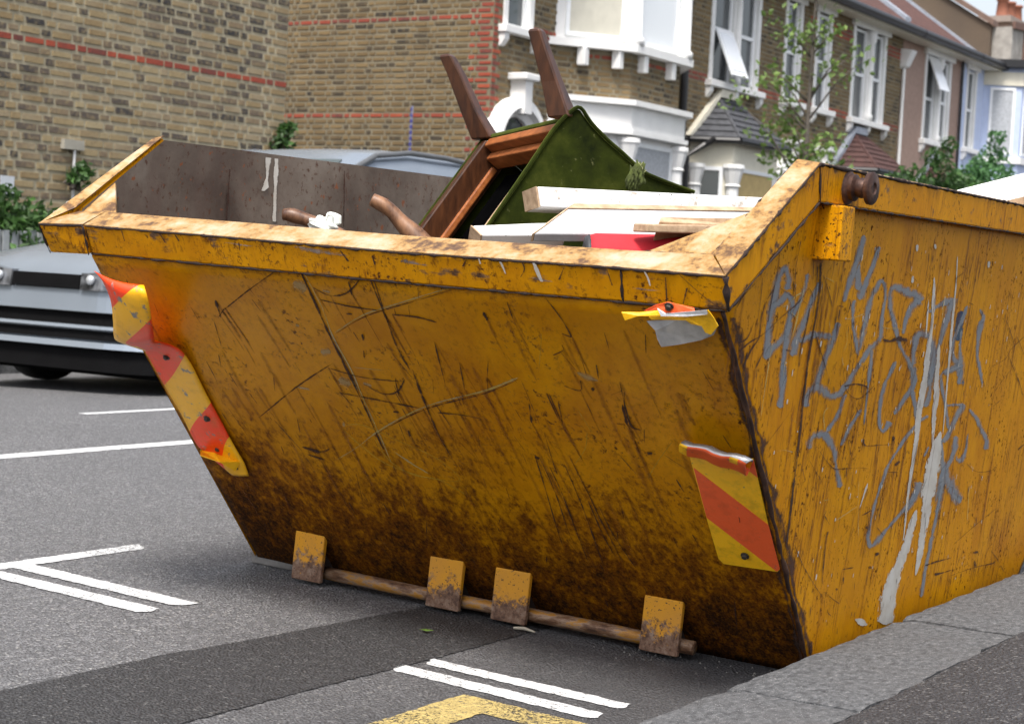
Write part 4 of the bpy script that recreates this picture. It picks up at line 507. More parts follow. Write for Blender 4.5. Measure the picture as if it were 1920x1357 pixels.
CURVED_A=[((-2.823,3.375,0.936),0.013),((-2.803,3.387,0.935),0.018),((-2.773,3.406,0.926),0.016),((-2.738,3.427,0.913),0.016),((-2.698,3.451,0.888),0.02)]
CURVED_B=[((-2.52,3.332,0.977),0.0155),((-2.499,3.345,0.966),0.0175),((-2.48,3.356,0.952),0.0165),((-2.459,3.368,0.928),0.019),((-2.432,3.383,0.9),0.025),((-2.403,3.399,0.864),0.03)]
RAG=[(-2.676,3.288,0.903),(-2.661,3.299,0.924),(-2.629,3.295,0.915),(-2.62,3.301,0.931),(-2.618,3.327,0.929),(-2.622,3.322,0.903),(-2.648,3.305,0.889)]
ribbons("spray_graffiti", SPRAY, D_SPRAY, skip, 'S', .0036)
for w_ in WHITERUN: ribbons("white_paint_run", [w_], D_WHITE, skip, 'S', .0044)
ribbons("blue_paint_patch", BLUEP, D_BLUE, skip, 'S', .0035)
ribbons("dark_scratches", SIDE_DARK, D_DARK, skip, 'S', .0048, "stuff")
ribbons("pale_scratches", SIDE_PALE, D_PALE, skip, 'S', .0058, "stuff")
ribbons("dark_scratches", FRONT_DARK, D_DARK, skip, 'F', .0046, "stuff")
ribbons("pale_scratches", FRONT_PALE, D_PALE, skip, 'F', .0042, "stuff")
ribbons("yellow_scuffs", FRONT_YELLOW, D_YELL, skip, 'F', .0039, "stuff")
ribbons("pale_scuffs", FRONT_BLOTCH, D_BLOT, skip, 'F', .0036, "stuff")
def rim_marks(name, data, mat, d, kind=None):
    V = []; F = []; UV = []
    for rib in data:
        A = catmull([(r[0], r[1], 0) for r in rib]); B = catmull([(r[2], r[3], 0) for r in rib]); k0 = len(V)
        for a, b in zip(A, B):
            for p, u in ((a, 0), ((a+b)/2, .5), (b, 1)): z = min(.834, max(.779, p.y)); V.append((p.x, (.8355 - z)*.415 - d - .003, z)); UV.append((u, 0))
        for i in range(len(A)-1): a = k0 + i*3; F += [(a, a+1, a+4, a+3), (a+1, a+2, a+5, a+4)]
    return mesh(name, V, F, mat, skip, uv=UV, kind=kind)
for r_ in RIMDRIP: rim_marks("white_paint_drip", [r_], D_WHITE, .0012)
rim_marks("dark_scratches", RIMDARK, D_DARK, .0009, "stuff"); rim_marks("grey_scuffs", RIMSCUFF, decal("grey_scuff", (.30, .24, .19), (.16, .11, .08), .9, 60, .85, brk=2.2, bs=30, amp=2), .0006, "stuff")
# random small scratches, denser near the edges and along the two drag directions
rs = random.Random(11); fine = []
for k in range(170):
    x = rs.uniform(-1.55, -.12); z = rs.uniform(.06, .74); a = rs.choice([1.25, 1.35, 1.45, 1.9, .3]) + rs.gauss(0, .18); l = rs.uniform(.006, .045)*(1 if rs.random() < .8 else 2.2); w = rs.uniform(.0005, .0016)
    dx, dz = math.cos(a)*l, -math.sin(a)*l
    fine.append([(x-w, z, x+w, z), (x+dx*.5-w*1.4, z+dz*.5, x+dx*.5+w*1.4, z+dz*.5), (x+dx-w*.4, z+dz, x+dx+w*.4, z+dz)])
ribbons("fine_scratches", [f for f in fine if all(.01 < r[1] < .76 for r in f)], D_DARK, skip, 'F', .0052, "stuff")
fine = []
for k in range(330):
    y = rs.uniform(.12, 1.8); z = rs.uniform(.08, .93)
    if y < syf(z) + .03: continue
    a = 1.5 + rs.gauss(0, .25) if rs.random() < .75 else rs.uniform(0, 3); l = rs.uniform(.006, .03)*(1 if rs.random() < .85 else 2.6); w = rs.uniform(.0008, .0026)
    dx, dz = math.cos(a)*l, -math.sin(a)*l
    fine.append([(y-w, z, y+w, z), (y+dx*.5-w*1.4, z+dz*.5, y+dx*.5+w*1.4, z+dz*.5), (y+dx-w*.4, z+dz, y+dx+w*.4, z+dz)])
ribbons("fine_scratches", [f for f in fine if all(.03 < r[1] < .97 and r[0] > syf(max(0,min(1,r[1])))+.01 for r in f)], D_DARK, skip, 'S', .0054, "stuff")
fine = []
for k in range(150):
    y = rs.uniform(.3, 1.8); z = rs.uniform(.1, .93)
    if y < syf(z) + .03: continue
    l = rs.uniform(.003, .014); w = rs.uniform(.0015, .004)
    fine.append([(y-w, z, y+w, z), (y-w*.8, z-l, y+w*.8, z-l)])
ribbons("white_flecks", fine, D_WHITE, skip, 'S', .0041, "stuff")
runs = []
for r_ in FRONT_DARK[:40]:
    for k in range(2):
        q = rs.choice(r_); x = (q[0]+q[2])/2; z = (q[1]+q[3])/2; l = rs.uniform(.03, .13); w = rs.uniform(.003, .007)
        if z - l > .02 and z < .77: runs.append([(x-w, z, x+w, z), (x+.004-w, z-l*.5, x+.004+w, z-l*.5), (x+.010-w*.5, z-l, x+.010+w*.5, z-l)])
for k in range(60):
    x = rs.uniform(-1.55, -.12); z = rs.uniform(.25, .74); l = rs.uniform(.05, .2); w = rs.uniform(.004, .011); runs.append([(x-w, z, x+w, z), (x+.006-w, z-l*.5, x+.006+w, z-l*.5), (x+.014-w*.4, z-l, x+.014+w*.4, z-l)])
ribbons("rust_runs", runs, D_RUN, skip, 'F', .0032, "stuff")
runs = []
for r_ in SIDE_DARK:
    q = rs.choice(r_); y = (q[0]+q[2])/2; z = (q[1]+q[3])/2; l = rs.uniform(.04, .16); w = rs.uniform(.004, .010)
    if z - l > .03 and y > syf(max(0, min(1, z))) + .02: runs.append([(y-w, z, y+w, z), (y-w, z-l*.5, y+w, z-l*.5), (y-w*.5, z-l, y+w*.5, z-l)])
for k in range(70):
    y = rs.uniform(.4, 1.85); z = rs.uniform(.35, .97); l = rs.uniform(.06, .3); w = rs.uniform(.003, .012)
    if z - l > .03 and y > syf(z) + .02 and y > syf(z-l) + .02: runs.append([(y-w, z, y+w, z), (y-w, z-l*.5, y+w, z-l*.5), (y-w*.4, z-l, y+w*.4, z-l)])
ribbons("rust_runs", runs, D_RUN, skip, 'S', .0033, "stuff")
# rusty weld along the front corner and the seam of the side sheet
def corner_weld(name, d, w, seed):
    rr = random.Random(seed); P = []; R = []
    for i in range(41):
        t = i/40; z = .775*(1-t); P.append((fx(0, z) + d + rr.uniform(-.0015, .0015), fy(z) - .002 + rr.uniform(-.0015, .0015), max(.004, z))); R.append(w*rr.uniform(.7, 1.35))
    return MB().tube(P, R, 7).build(name, M_RUSTY, skip, smooth=True)
corner_weld("corner_weld", .0, .0048, 3)
# dark rust eaten along both sides of that corner
rr = random.Random(5); A = []; B = []
for i in range(30):
    z = .765 - i*.0262; x = fx(0, z); A.append((x - .004, z, x - rr.uniform(.010, .024), z))
    y = fy(z); B.append((y + .004, z, y + rr.uniform(.015, .06), z))
ribbons("edge_rust", [A], D_EDGE, skip, 'F', .0034, "stuff")
ribbons("edge_rust", [[(a, b, c, d) for a, b, c, d in B]], D_EDGE, skip, 'S', .0035, "stuff")
# paint dribbles on the inside wall
def inside_ribbon(name, pts, mat):
    V = []; F = []; UV = []
    for i, (y, z, w) in enumerate(pts):
        for u in (-1, 0, 1):
            zz = z/1.05; y0 = lyf(z); uu = (y + u*w - y0)/(L - 2*y0); p = left_pt(uu, zz); V.append((p.x + .004, p.y, p.z)); UV.append((.5 + u*.5, 0))
    for i in range(len(pts)-1): a = i*3; F += [(a, a+1, a+4, a+3), (a+1, a+2, a+5, a+4)]
    return mesh(name, V, F, mat, skip, uv=UV)
inside_ribbon("wall_seam", [(.555, 1.0, .004), (.553, .93, .006), (.55, .86, .004)], D_DARK)
inside_ribbon("wall_seam", [(1.02, 1.03, .003), (1.02, .95, .005), (1.02, .88, .003)], D_DARK)
inside_ribbon("white_paint_dribble", [(.735, 1.04, .008), (.735, 1.0, .010), (.733, .96, .007), (.732, .92, .006), (.73, .88, .008)], D_WHITE)
inside_ribbon("white_paint_dribble", [(.705, 1.04, .014), (.70, 1.02, .008), (.70, .99, .005), (.695, .965, .012), (.685, .955, .006)], D_WHITE)
# reflective plates
def plate_mat():
    t = NT("striped_reflective_plate"); uv = t.n("ShaderNodeSeparateXYZ"); t.l(t.tc.outputs["UV"], uv.inputs[0])
    O = (.90, .055, .006); Y = (.92, .47, .008)
    k = t.ramp(uv.outputs[0], [(0, O), (.305/1.4, Y), (.545/1.4, O), (.757/1.4, Y), (1.017/1.4, O), (1.24/1.4, Y)], 'CONSTANT')
    wear = t.rng(t.noise(1, 6, .72, t.map((38, 38, 22))), .60, .64); k = t.mix(t.rng(t.noise(30, 5, .7), .5, .7, 0, .35), k, (.40, .15, .01))
    k = t.mix(wear, k, (.22, .20, .18)); t.p("Base Color", k); t.p("Roughness", .38); t.bump(t.noise(40, 4), .25, .004); return t.m
def film(name, col, dirt=.5):
    t = NT(name); k = t.mix(t.rng(t.noise(26, 6, .7), .48, .68, 0, dirt), col, tuple(x*.35 for x in col)); k = t.mix(t.rng(t.noise(45, 6, .75), .64, .67, 0, .8), k, (.16, .14, .12))
    k = t.mix(t.rng(t.noise(130, 4, .7), .58, .72, 0, .5), k, tuple(min(1, x*1.2+.04) for x in col))
    t.p("Base Color", k); t.p("Roughness", .4); t.bump(t.noise(70, 4), .35, .003); return t.m
M_PLATE = plate_mat(); M_ORANGE = film("orange_reflective_film", (.90, .125, .028), .3); M_AMBER = film("amber_reflective_film", (1.0, .54, .008), .45)
M_ALU = plain("bare_aluminium", (.42, .42, .43), .42, .7, .25, 30, .15, 60); M_BOLT = plain("dark_bolt", (.06, .055, .05), .5, .6)
A = catmull([r[0] for r in PLATE_ROWS], 4); B = catmull([r[1] for r in PLATE_ROWS], 4)
sv = catmull([(r[2], 0, 0) for r in PLATE_ROWS], 4); V = []; F = []; UV = []; nn = 8
for i in range(len(A)):
    for j in range(nn+1):
        u = j/nn; p = A[i].lerp(B[i], u); p += nF * (.010*math.sin(u*math.pi)*(1 if i < 22 else .25)); V.append(p); UV.append(((sv[i].x + 190*(u-.5) + 95)/1400, u))
for i in range(len(A)-1):
    for j in range(nn): a = i*(nn+1)+j; F.append((a, a+1, a+nn+2, a+nn+1))
pl_ = mesh("reflective_plate", V, F, M_PLATE, skip, smooth=True, uv=UV); m = pl_.modifiers.new("th", 'SOLIDIFY'); m.thickness = .0025; m.offset = 0
pl_["label"] = "bent orange and yellow striped reflective plate peeling off the left edge"
def sheet(name, P, mat, parent, th=.0018, sub=True):
    o = MB().slab(P, nF*th).build(name, mat, parent); return o
lip = mesh("folded_lip", [PLATE_LIP[0], PLATE_LIP[1], PLATE_LIP[2], PLATE_LIP[3], PLATE_LIP[4], PLATE_LIP[5]], [(0, 1, 2, 5), (5, 2, 3, 4)], M_AMBER, pl_); lip.modifiers.new("th", 'SOLIDIFY').thickness = .002
lp = sheet("reflective_plate", PLATE_LOW, M_AMBER, skip); lp["label"] = "striped reflective plate with a rolled top edge low on the right"
sheet("orange_stripe", LOW_STRIPE, M_ORANGE, lp, .0008); sheet("orange_stripe", LOW_STRIPE2, M_ORANGE, lp, .0008)
V = []; F = []; A = catmull([r[0] for r in ROLL], 5); B = catmull([r[1] for r in ROLL], 5)
for a, b in zip(A, B):
    for j in range(9): V.append(a.lerp(b, j/8) + nF*.003*math.sin(j*1.7))
for i in range(len(A)-1):
    for j in range(8): k = i*9+j; F.append((k, k+1, k+10, k+9))
ro = mesh("rolled_edge", V, F, M_ORANGE, lp, smooth=True); ro.data.materials.append(M_AMBER); ro.data.materials.append(M_ALU)
for p in ro.data.polygons:
    i, j = divmod(p.index, 8); p.material_index = 2 if i >= 16 else (1 if j < 1 or (j == 6 and i > 10) else 0)
ro.modifiers.new("th", 'SOLIDIFY').thickness = .002
tp = sheet("reflective_plate", TORN_GREY, M_ALU, skip, .002); tp["label"] = "torn reflective plate with its bare grey metal showing under the rim"
sheet("amber_film", TORN_YEL, M_AMBER, tp, .0015); sheet("orange_film", TORN_RED, M_ORANGE, tp, .0015); sheet("amber_film", TORN_TONGUE, M_AMBER, tp, .002); sheet("folded_metal", TORN_FOLD, M_ALU, tp, .002)
MB().tube([Vector(LOW_STRIPE[0])*.42 + Vector(PLATE_LOW[1])*.58 + nF*.003, Vector(LOW_STRIPE[0])*.38 + Vector(LOW_STRIPE[1])*.62 + nF*.003 + Vector((-.01, 0, .02)), Vector(LOW_STRIPE[1])*.55 + Vector(LOW_STRIPE[4])*.45 + nF*.003], [.0008, .0012, .0005], 5).build("crack", M_DARKIRON, lp)
for p in BOLTS: MB().lathe(Vector(p), nF, [(0, .009), (.002, .009), (.0025, .006), (.007, .0055), (.008, .003)], 10).build("bolt", M_BOLT, skip)
# faint lettering printed along the foot of the low plate is too small to read: leave plain

# ------------------------------------------------------------------ rubbish in the skip
def wood(name, c1, c2, scale=(60, 6, 60), rough=.5):
    t = NT(name); g = t.noise(1, 6, .65, t.map(scale)); t.p("Base Color", t.ramp(g, [(.32, c1), (.66, c2)])); t.p("Roughness", rough); t.bump(g, .2, .003); return t.m
M_MAHOG = wood("dark_stained_wood", (.022, .008, .004), (.085, .031, .012), (50, 50, 9), .3)
M_ORWOOD = wood("orange_stained_wood", (.20, .055, .014), (.40, .13, .035), (12, 60, 60), .4)
M_RAWWOOD = wood("raw_sawn_wood", (.30, .19, .11), (.55, .40, .26), (40, 40, 40), .75)
def velvet():
    t = NT("green_velvet"); n = t.noise(9, 6, .65); c = t.ramp(n, [(.3, (.004, .007, .001)), (.52, (.019, .026, .0025)), (.75, (.050, .058, .008))])
    c = t.mix(t.rng(t.noise(60, 5, .7), .64, .7, 0, .5), c, (.16, .16, .07))
    t.p("Base Color", c); t.p("Roughness", .95); t.p("Specular IOR Level", .1)
    try: t.p("Sheen Weight", .7); t.p("Sheen Roughness", .35); t.p("Sheen Tint", (.45, .55, .12, 1))
    except Exception: pass
    t.bump(t.noise(50, 4), .3, .004); return t.m
M_VELVET = velvet(); M_VELVET2 = plain('worn_green_velvet', (.045, .058, .010), .95, var=.5, scale=40, bump=.5, bscale=60); M_LINING = plain("black_dust_cover", (.002, .002, .0022), 1, var=.3, scale=20, spec=0)
M_PINE = wood("pale_pine", (.42, .25, .13), (.66, .46, .30), (30, 30, 30), .7)
chair = empty("armchair", CHAIR_A); tag(chair, "upturned green velvet armchair with its dark wooden legs in the air", "armchair")
ca, cb, cc = [Vector(v) for v in CHAIR_AXES]; CA = Vector(CHAIR_A)
def cbox(name, a0, a1, b0, b1, c0, c1, mat, bevel=.004, parent=None):
    P = [ca*a + cb*b + cc*c for c in (c0, c1) for a, b in ((a0, b0), (a1, b0), (a1, b1), (a0, b1))]
    return MB().hexa(P).build(name, mat, parent or chair, bevel)
Wc = CHAIR_W
cbox("side_rail", 0, .032, .012, .5, .0, .085, M_MAHOG)
cbox("side_rail_trim", -.014, -.001, .0, .5, -.002, .28, M_VELVET, .006)
cbox("inner_ledge", .034, .044, .06, .5, .055, .074, M_ORWOOD)
cbox("front_rail", .034, Wc-.034, .004, .03, .004, .07, M_ORWOOD)
cbox("front_panel", -.004, Wc-.002, -.014, .002, .003, .30, M_VELVET, .006)
cbox("front_ledge", .034, Wc-.034, .032, .055, .03, .075, M_ORWOOD)
cbox("side_strip", Wc-.024, Wc-.002, .02, .5, -.003, .05, M_PINE)
cbox("back_rail", .034, Wc-.026, .47, .5, .0, .08, M_MAHOG)
cbox("dust_cover", .046, Wc-.033, .057, .469, .10, .12, M_LINING, 0)
cbox("seat_lining", Wc-.032, Wc-.0255, .057, .469, .012, .12, M_LINING, 0)
cbox("backrest", -.01, Wc, .50, .56, .0, .42, M_VELVET, .02)
# upholstered side, its outline cut along the curved arm
P = SIDE_PANEL; V = []; n = len(P)
b = MB(); b.slab([ca*Wc + cb*q[0] + cc*q[1] for q in P], ca*.022); sp_ = b.build("upholstered_side", M_VELVET, chair, .008, seg=3)
b = MB()
pts = [ca*(Wc+.026) + cb*q[0] + cc*q[1] for q in P[:13]]
b.tube(catmull(pts, 3), .005, 6).build("piping", M_VELVET, sp_, smooth=True)
def leg(name, data, mat, twist):
    e1 = rt*math.cos(twist) - fw*math.sin(twist); e2 = (fw*math.cos(twist) + rt*math.sin(twist)); rings = []
    D = []
    for i in range(len(data)-1):
        for k in range(3):
            t = k/3; D.append((Vector(data[i][0]).lerp(Vector(data[i+1][0]), t), data[i][1]*(1-t) + data[i+1][1]*t))
    D.append((Vector(data[-1][0]), data[-1][1])); top = D[0]; dr = (Vector(data[0][0]) - Vector(data[1][0])).normalized()
    D = [(top[0] + dr*.008, top[1]*.72)] + D
    for p, r in D: p = p - CA; rings.append([p + e1*r*sx_ + e2*r*sy_ for sx_, sy_ in ((-1,-.8),(1,-.8),(1,.8),(-1,.8))])
    return MB().loft(rings).build(name, mat, chair, .004, smooth=False)
leg("leg", LEG_LEFT, M_MAHOG, .55); leg("leg", LEG_RIGHT, M_MAHOG, .55)
cen = sum((Vector(v) for v in TORN), Vector())/len(TORN) - CA
bm = bmesh.new(); bmesh.ops.create_icosphere(bm, subdivisions=4, radius=1)
for v in bm.verts:
    c = v.co; k = 1 + .22*math.sin(9*c.x + 4*c.z)*math.cos(5*c.y) + .12*math.sin(19*c.x - 6*c.z)
    v.co = cen + rt*(c.x*.021*k + c.z*.010) + fw*c.y*.018*k + up*(c.z*.036*k + .004*math.sin(30*c.x))
me = bpy.data.meshes.new("torn_cloth"); bm.to_mesh(me); bm.free(); me.materials.append(M_VELVET2)
for p in me.polygons: p.use_smooth = True
link(bpy.data.objects.new("torn_cloth", me), chair); rr = random.Random(3); b = MB()
for k in range(5):
    p = Vector(TORN[2]).lerp(Vector(TORN[3]), rr.random()*.7) - CA + fw*-.012; q = p + Vector((rr.uniform(-.006,.012), rr.uniform(-.006,.006), rr.uniform(.002,.010))); b.tube([p, p.lerp(q,.5) + Vector((rr.uniform(-.005,.005),0,.003)), q], .0006, 4)
b.build("frayed_threads", plain("pale_thread", (.35, .34, .18), .9), chair)
def spindle(name, data, label):
    o = Vector(data[-1][0]); P = catmull([Vector(d[0]) - o for d in data], 4); R = [v.x for v in catmull([(d[1], 0, 0) for d in data], 4)]
    t = MB().tube(P, R, 12).build(name, M_MAHOG2, None, smooth=True); t.location = o; tag(t, label, "chair leg"); return t
M_MAHOG2 = wood("scuffed_brown_wood", (.045, .016, .008), (.28, .14, .07), (35, 35, 12), .45)
spindle("chair_leg", CURVED_A, "dark curved chair leg poking up beside the crumpled white paper")
spindle("chair_leg", CURVED_B, "scuffed curved chair leg poking up beside the green armchair")
def plank_mat():
    t = NT("chipped_white_board"); c = t.mix(t.rng(t.noise(18, 6, .72), .60, .66), (.80, .80, .79), (.50, .42, .34)); c = t.mix(t.rng(t.noise(5, 4), .45, .7, 0, .3), c, (.55, .53, .50))
    c = t.mix(t.rng(t.noise(140, 2), .70, .72), c, (.08, .07, .06)); t.p("Base Color", c); t.p("Roughness", .5); t.bump(t.noise(40, 4), .2, .003); return t.m
M_BOARD = plank_mat(); M_GREYB = plain('grubby_white_board', (.42, .42, .43), .7, var=.25, scale=9, bump=.2)
PL_LAB = ["thick white painted board lying topmost across the skip", "wide white board split along its edge below the thick board", "short narrow white board pointing left past the green chair side", "upper of the two pale raw timber offcuts by the corner", "lower of the two pale raw timber offcuts above the red roll", "white painted board sticking up over the far side rim", "brown underside board beneath the white board at the far rim"]
for i, (Qd, th) in enumerate(PLANKS):
    q = [Vector(v) for v in Qd]; o = q[3].copy(); n = (q[1]-q[0]).cross(q[3]-q[0]).normalized()
    if n.dot(fw) < 0: n = -n
    if i == 5: n = Vector((0, .2, -1)).normalized()
    mat = M_BOARD if i in (0, 2, 5) else (M_GREYB if i == 1 else M_RAWWOOD)
    root = MB().slab([v - o for v in q], n*th).build("timber_board", mat, None, .003); root.location = o; tag(root, PL_LAB[i], "board", "boards thrown in the skip")
    if i in (0, 1, 2):   # raw sawn end
        d = (q[1]-q[0]).normalized(); e = [q[0]-o, q[3]-o, q[3]-o + n*th*.98, q[0]-o + n*th*.98]; b = MB().slab([v - d*.0012 for v in e], -d*.004)
        b.build("sawn_end", M_RAWWOOD, root)
        if i == 1: MB().slab([q[0]-o-n*.002, q[0]-o-n*.002+(q[3]-q[0])*.16, q[1]-o-n*.002+(q[2]-q[1])*.14, q[1]-o-n*.002], -n*.002).build("split_edge", M_RAWWOOD, root)
    if i == 5: MB().slab([q[3]-o, q[2]-o, q[2]-o+Vector((0,0,-.028)), q[3]-o+Vector((0,0,-.028))], Vector((0, -.003, 0))).build("sawn_edge", M_RAWWOOD, root)
a, b_ = [Vector(v) for v in BOLSTER]; t_ = (b_-a)
bo = MB().lathe((0,0,0), t_, [(0, .034), (.004, .056), (.02, .062), (.20, .063), (t_.length, .062)], 24).build("red_roll", plain("red_cloth", (.50, .018, .028), .85, var=.25, scale=14, bump=.2), None, smooth=True); bo.location = a
tag(bo, "red cloth roll lying under the white boards in the skip", "roll")
MB().lathe(-t_.normalized()*.006, t_, [(0, .038), (.003, .054), (.012, .0595), (.016, .05)], 20).build("end_cap", plain("dark_end_cap", (.03, .03, .034), .6), bo, smooth=True)
o = Vector(RAG[0]); rr = random.Random(9); b = MB(); cen = sum((Vector(v) for v in RAG), Vector())/len(RAG) - o
V = [cen + fw*-.02]; ring = []
bm = bmesh.new(); bmesh.ops.create_icosphere(bm, subdivisions=4, radius=1)
for v in bm.verts:
    c = v.co; k = 1 + .28*math.sin(4*c.x + 3*c.z) * math.cos(4*c.y + 2*c.x) + .07*math.sin(9*c.z + 6*c.x)
    v.co = cen + rt*c.x*.034*k + fw*c.y*.022*k + up*(c.z*.018*k + (.014 if c.x > .3 and c.z > .2 else 0))
me = bpy.data.meshes.new("crumpled_paper"); bm.to_mesh(me); bm.free(); me.materials.append(plain("white_paper", (.72, .75, .70), .7, var=.1)); rg = link(bpy.data.objects.new("crumpled_paper", me)); rg.location = o
tag(rg, "crumpled white paper beside the dark curved chair leg in the skip", "paper")
# heap of rubble filling the skip under the visible things
V = []; F = []; rr = random.Random(2); n1, n2 = 36, 46
for j in range(n2+1):
    for i in range(n1+1):
        u, v = i/n1, j/n2; x = -1.60 + 1.53*u; y = .18 + (L-.36)*v; k = min(1, 5*min(u, 1-u))*min(1, 4*min(v, 1-v))
        V.append((x, y, .66 + k*(.165 + .022*math.sin(5*x+1)*math.sin(4*y) + .010*math.sin(13*x)*math.cos(11*y)) + rr.uniform(-.010, .010)))
for j in range(n2):
    for i in range(n1): a = j*(n1+1)+i; F.append((a, a+1, a+n1+2, a+n1+1))
hp = mesh("rubble_heap", V, F, plain("brown_rubble", (.10, .075, .055), .95, var=.6, scale=18, bump=.6, bscale=30)); hp.matrix_world = Matrix.Translation((-1.3254, 2.7797, 0)) @ Matrix.Rotation(.0068, 4, 'Z') @ Matrix.Rotation(.0252, 4, 'Y')
tag(hp, "dark brown rubble filling the bottom of the skip", "rubble"); hp["kind"] = "stuff"
# ------------------------------------------------------------------ silver car parked across the road
M_SILVER = plain("silver_car_paint", (.26, .30, .35), .22, .35, .05, 3); M_BLACKP = plain("black_plastic", (.004, .004, .0045), .9, var=.2, spec=.1)
M_TYRE = plain("tyre_rubber", (.012, .012, .012), .9); M_ALLOY = plain("wheel_alloy", (.35, .35, .36), .4, .8); M_CHROME = plain("chrome_strip", (.36, .38, .40), .25, .9, .03)
tg = NT("car_glass"); tg.p("Base Color", (.10, .12, .125)); tg.p("Roughness", .06); tg.p("Specular IOR Level", .8); M_CGLASS = tg.m
tl = NT("lamp_glass"); tl.p("Base Color", tl.ramp(tl.noise(14, 2), [(.40, (.03, .032, .036)), (.62, (.20, .21, .23))])); tl.p("Roughness", .08); tl.p("Metallic", .3); M_LAMP = tl.m
tn = NT('bright_lens'); tn.p('Base Color', (.62, .65, .68)); tn.p('Roughness', .08); tn.p('Metallic', .5); M_LENS = tn.m
car = empty("silver_car", (-7.04, 6.55, .066)); tag(car, "silver hatchback with roof rails parked facing the camera behind the skip", "car")
ST = [(0, .42, .25, .54, .58), (.025, .56, .23, .60, .64), (.06, .66, .22, .635, .675), (.12, .74, .20, .665, .71), (.22, .79, .19, .70, .745), (.40, .81, .19, .735, .785), (.8, .83, .19, .80, .85), (1.1, .84, .19, .85, .895), (1.6, .845, .19, .88, .92), (2.6, .845, .19, .90, .93), (3.5, .83, .20, .91, .94), (3.85, .78, .24, .88, .92), (3.98, .66, .30, .80, .86)]
rings = []
for y, hw, zb, zs, zt in ST:
    h = [(0, zb), (hw*.86, zb), (hw*.99, zb+.09), (hw, (zb+zs)/2), (hw*.985, zs-.05), (hw*.92, zs), (hw*.5, zt-.006), (0, zt)]
    rings.append([(x, y, z) for x, z in h] + [(-x, y, z) for x, z in h[-2:0:-1]])
MB().loft(rings).build("body", M_SILVER, car, smooth=True)
GS = [(.98, .70, .85, .70, .87), (1.20, .74, .86, .66, 1.02), (1.62, .78, .88, .61, 1.30), (1.95, .79, .89, .59, 1.425), (2.3, .79, .89, .585, 1.465), (2.9, .79, .90, .58, 1.465), (3.4, .77, .90, .56, 1.42), (3.7, .74, .90, .53, 1.25), (3.92, .70, .90, .60, .95)]
rings = []
for y, hb, zb, ht, zt in GS:
    h = [(hb, zb), (ht + .04, zt-.075), (ht, zt-.03), (ht*.7, zt-.006), (0, zt)]
    rings.append([(x, y, z) for x, z in h] + [(-x, y, z) for x, z in h[-2::-1]])
MB().loft(rings).build("cabin", M_SILVER, car, smooth=True)
def gpt(y, k, s):   # point on the cabin side, k 0 at the belt, 1 at the gutter
    for a, b in zip(GS, GS[1:]):
        if a[0] <= y <= b[0]:
            t = (y-a[0])/(b[0]-a[0]); v = [p+(q-p)*t for p, q in zip(a, b)]; return Vector((s*(v[1]*(1-k) + (v[3]+.04)*k + .006), y, v[2]*(1-k) + (v[4]-.075)*k))
for s in (1, -1):
    for y0, y0t, y1, y1t in ((1.28, 1.52, 1.58, 1.72), (1.64, 1.80, 2.34, 2.34), (2.42, 2.42, 3.10, 3.10), (3.18, 3.18, 3.62, 3.44)):
        q = [gpt(y0, .10, s), gpt(y1, .10, s), gpt(y1t, .86, s), gpt(y0t, .86, s)]
        MB().slab(q, (s*.003, 0, 0)).build("side_window", M_CGLASS, car)
    P = [gpt(y, 1.08, s) + Vector((s*.004, 0, .012)) for y in (1.35, 1.5, 1.68, 1.95, 2.3, 2.7, 3.1, 3.4, 3.6)]
    MB().tube(P, .017, 8).build("roof_rail", plain("dark_rail", (.14, .145, .15), .4, .4), car, smooth=True)
    for y in (.72, 3.28):
        w = MB().lathe((s*.70, y, .285), (s, 0, 0), [(0, .2), (.0, .285), (.02, .3), (.13, .3), (.15, .28)], 26).build("wheel", M_TYRE, car, smooth=True)
        MB().lathe((s*.842, y, .285), (s, 0, 0), [(0, .2), (.006, .19), (.008, .12), (.012, .05)], 20).build("rim", M_ALLOY, w)
    MB().box(s*.86 if s > 0 else -1.0, 1.0 if s > 0 else s*.86, 1.28, 1.40, .90, 1.02).build("door_mirror", M_SILVER, car, .03)
MB().slab([(-.60, 1.06, .905), (.60, 1.06, .905), (.54, 1.74, 1.352), (-.54, 1.74, 1.352)], (0, -.004, .008)).build("windscreen", M_CGLASS, car)
def nose(x):
    x = abs(x); H = [(h, y) for y, h, *_ in ST[:7]]
    if x <= H[0][0]: return H[0][1]
    for (h0, y0), (h1, y1) in zip(H, H[1:]):
        if h0 <= x <= h1: return y0 + (y1-y0)*(x-h0)/(h1-h0)
    return H[-1][1]
def fascia(name, x0, x1, zf, mat, out=.012, n=16, parent=None):
    V = []; F = []
    for i in range(n+1):
        x = x0 + (x1-x0)*i/n; z0, z1, back = zf(x); y = nose(x)*.9 - out + back
        V += [(x, y, z0), (x, y + .012, z1), (x, y + .09, z0), (x, y + .09, z1)]
    for i in range(n): a = i*4; b = a+4; F += [(a, b, b+1, a+1), (a+1, b+1, b+3, a+3), (a, a+2, b+2, b)]
    F += [(0, 1, 3, 2), (n*4, n*4+2, n*4+3, n*4+1)]
    return mesh(name, V, F, mat, parent or car, smooth=False)
fascia("grille", -.25, .25, lambda x: (.552, .622, .0), M_BLACKP, .034)
for s in (1, -1): fascia("headlight", s*.26 if s > 0 else -.66, .66 if s > 0 else -.26, lambda x: (.545 + .02*max(0, abs(x)-.5), .632 + .10*max(0, abs(x)-.3), .0), M_LAMP, .036)
for o_ in [o for o in car.children if o.name.startswith("headlight")]:
    for x, r in ((.34, .026), (.455, .032)):
        s = 1 if o_.data.vertices[0].co.x > 0 else -1
        MB().lathe((s*x, nose(x)*.9 - .040, .598), (0, -1, 0), [(-.01, r), (.006, r), (.012, r*.8), (.016, r*.3)], 14).build("lens", M_LENS, o_, smooth=True)
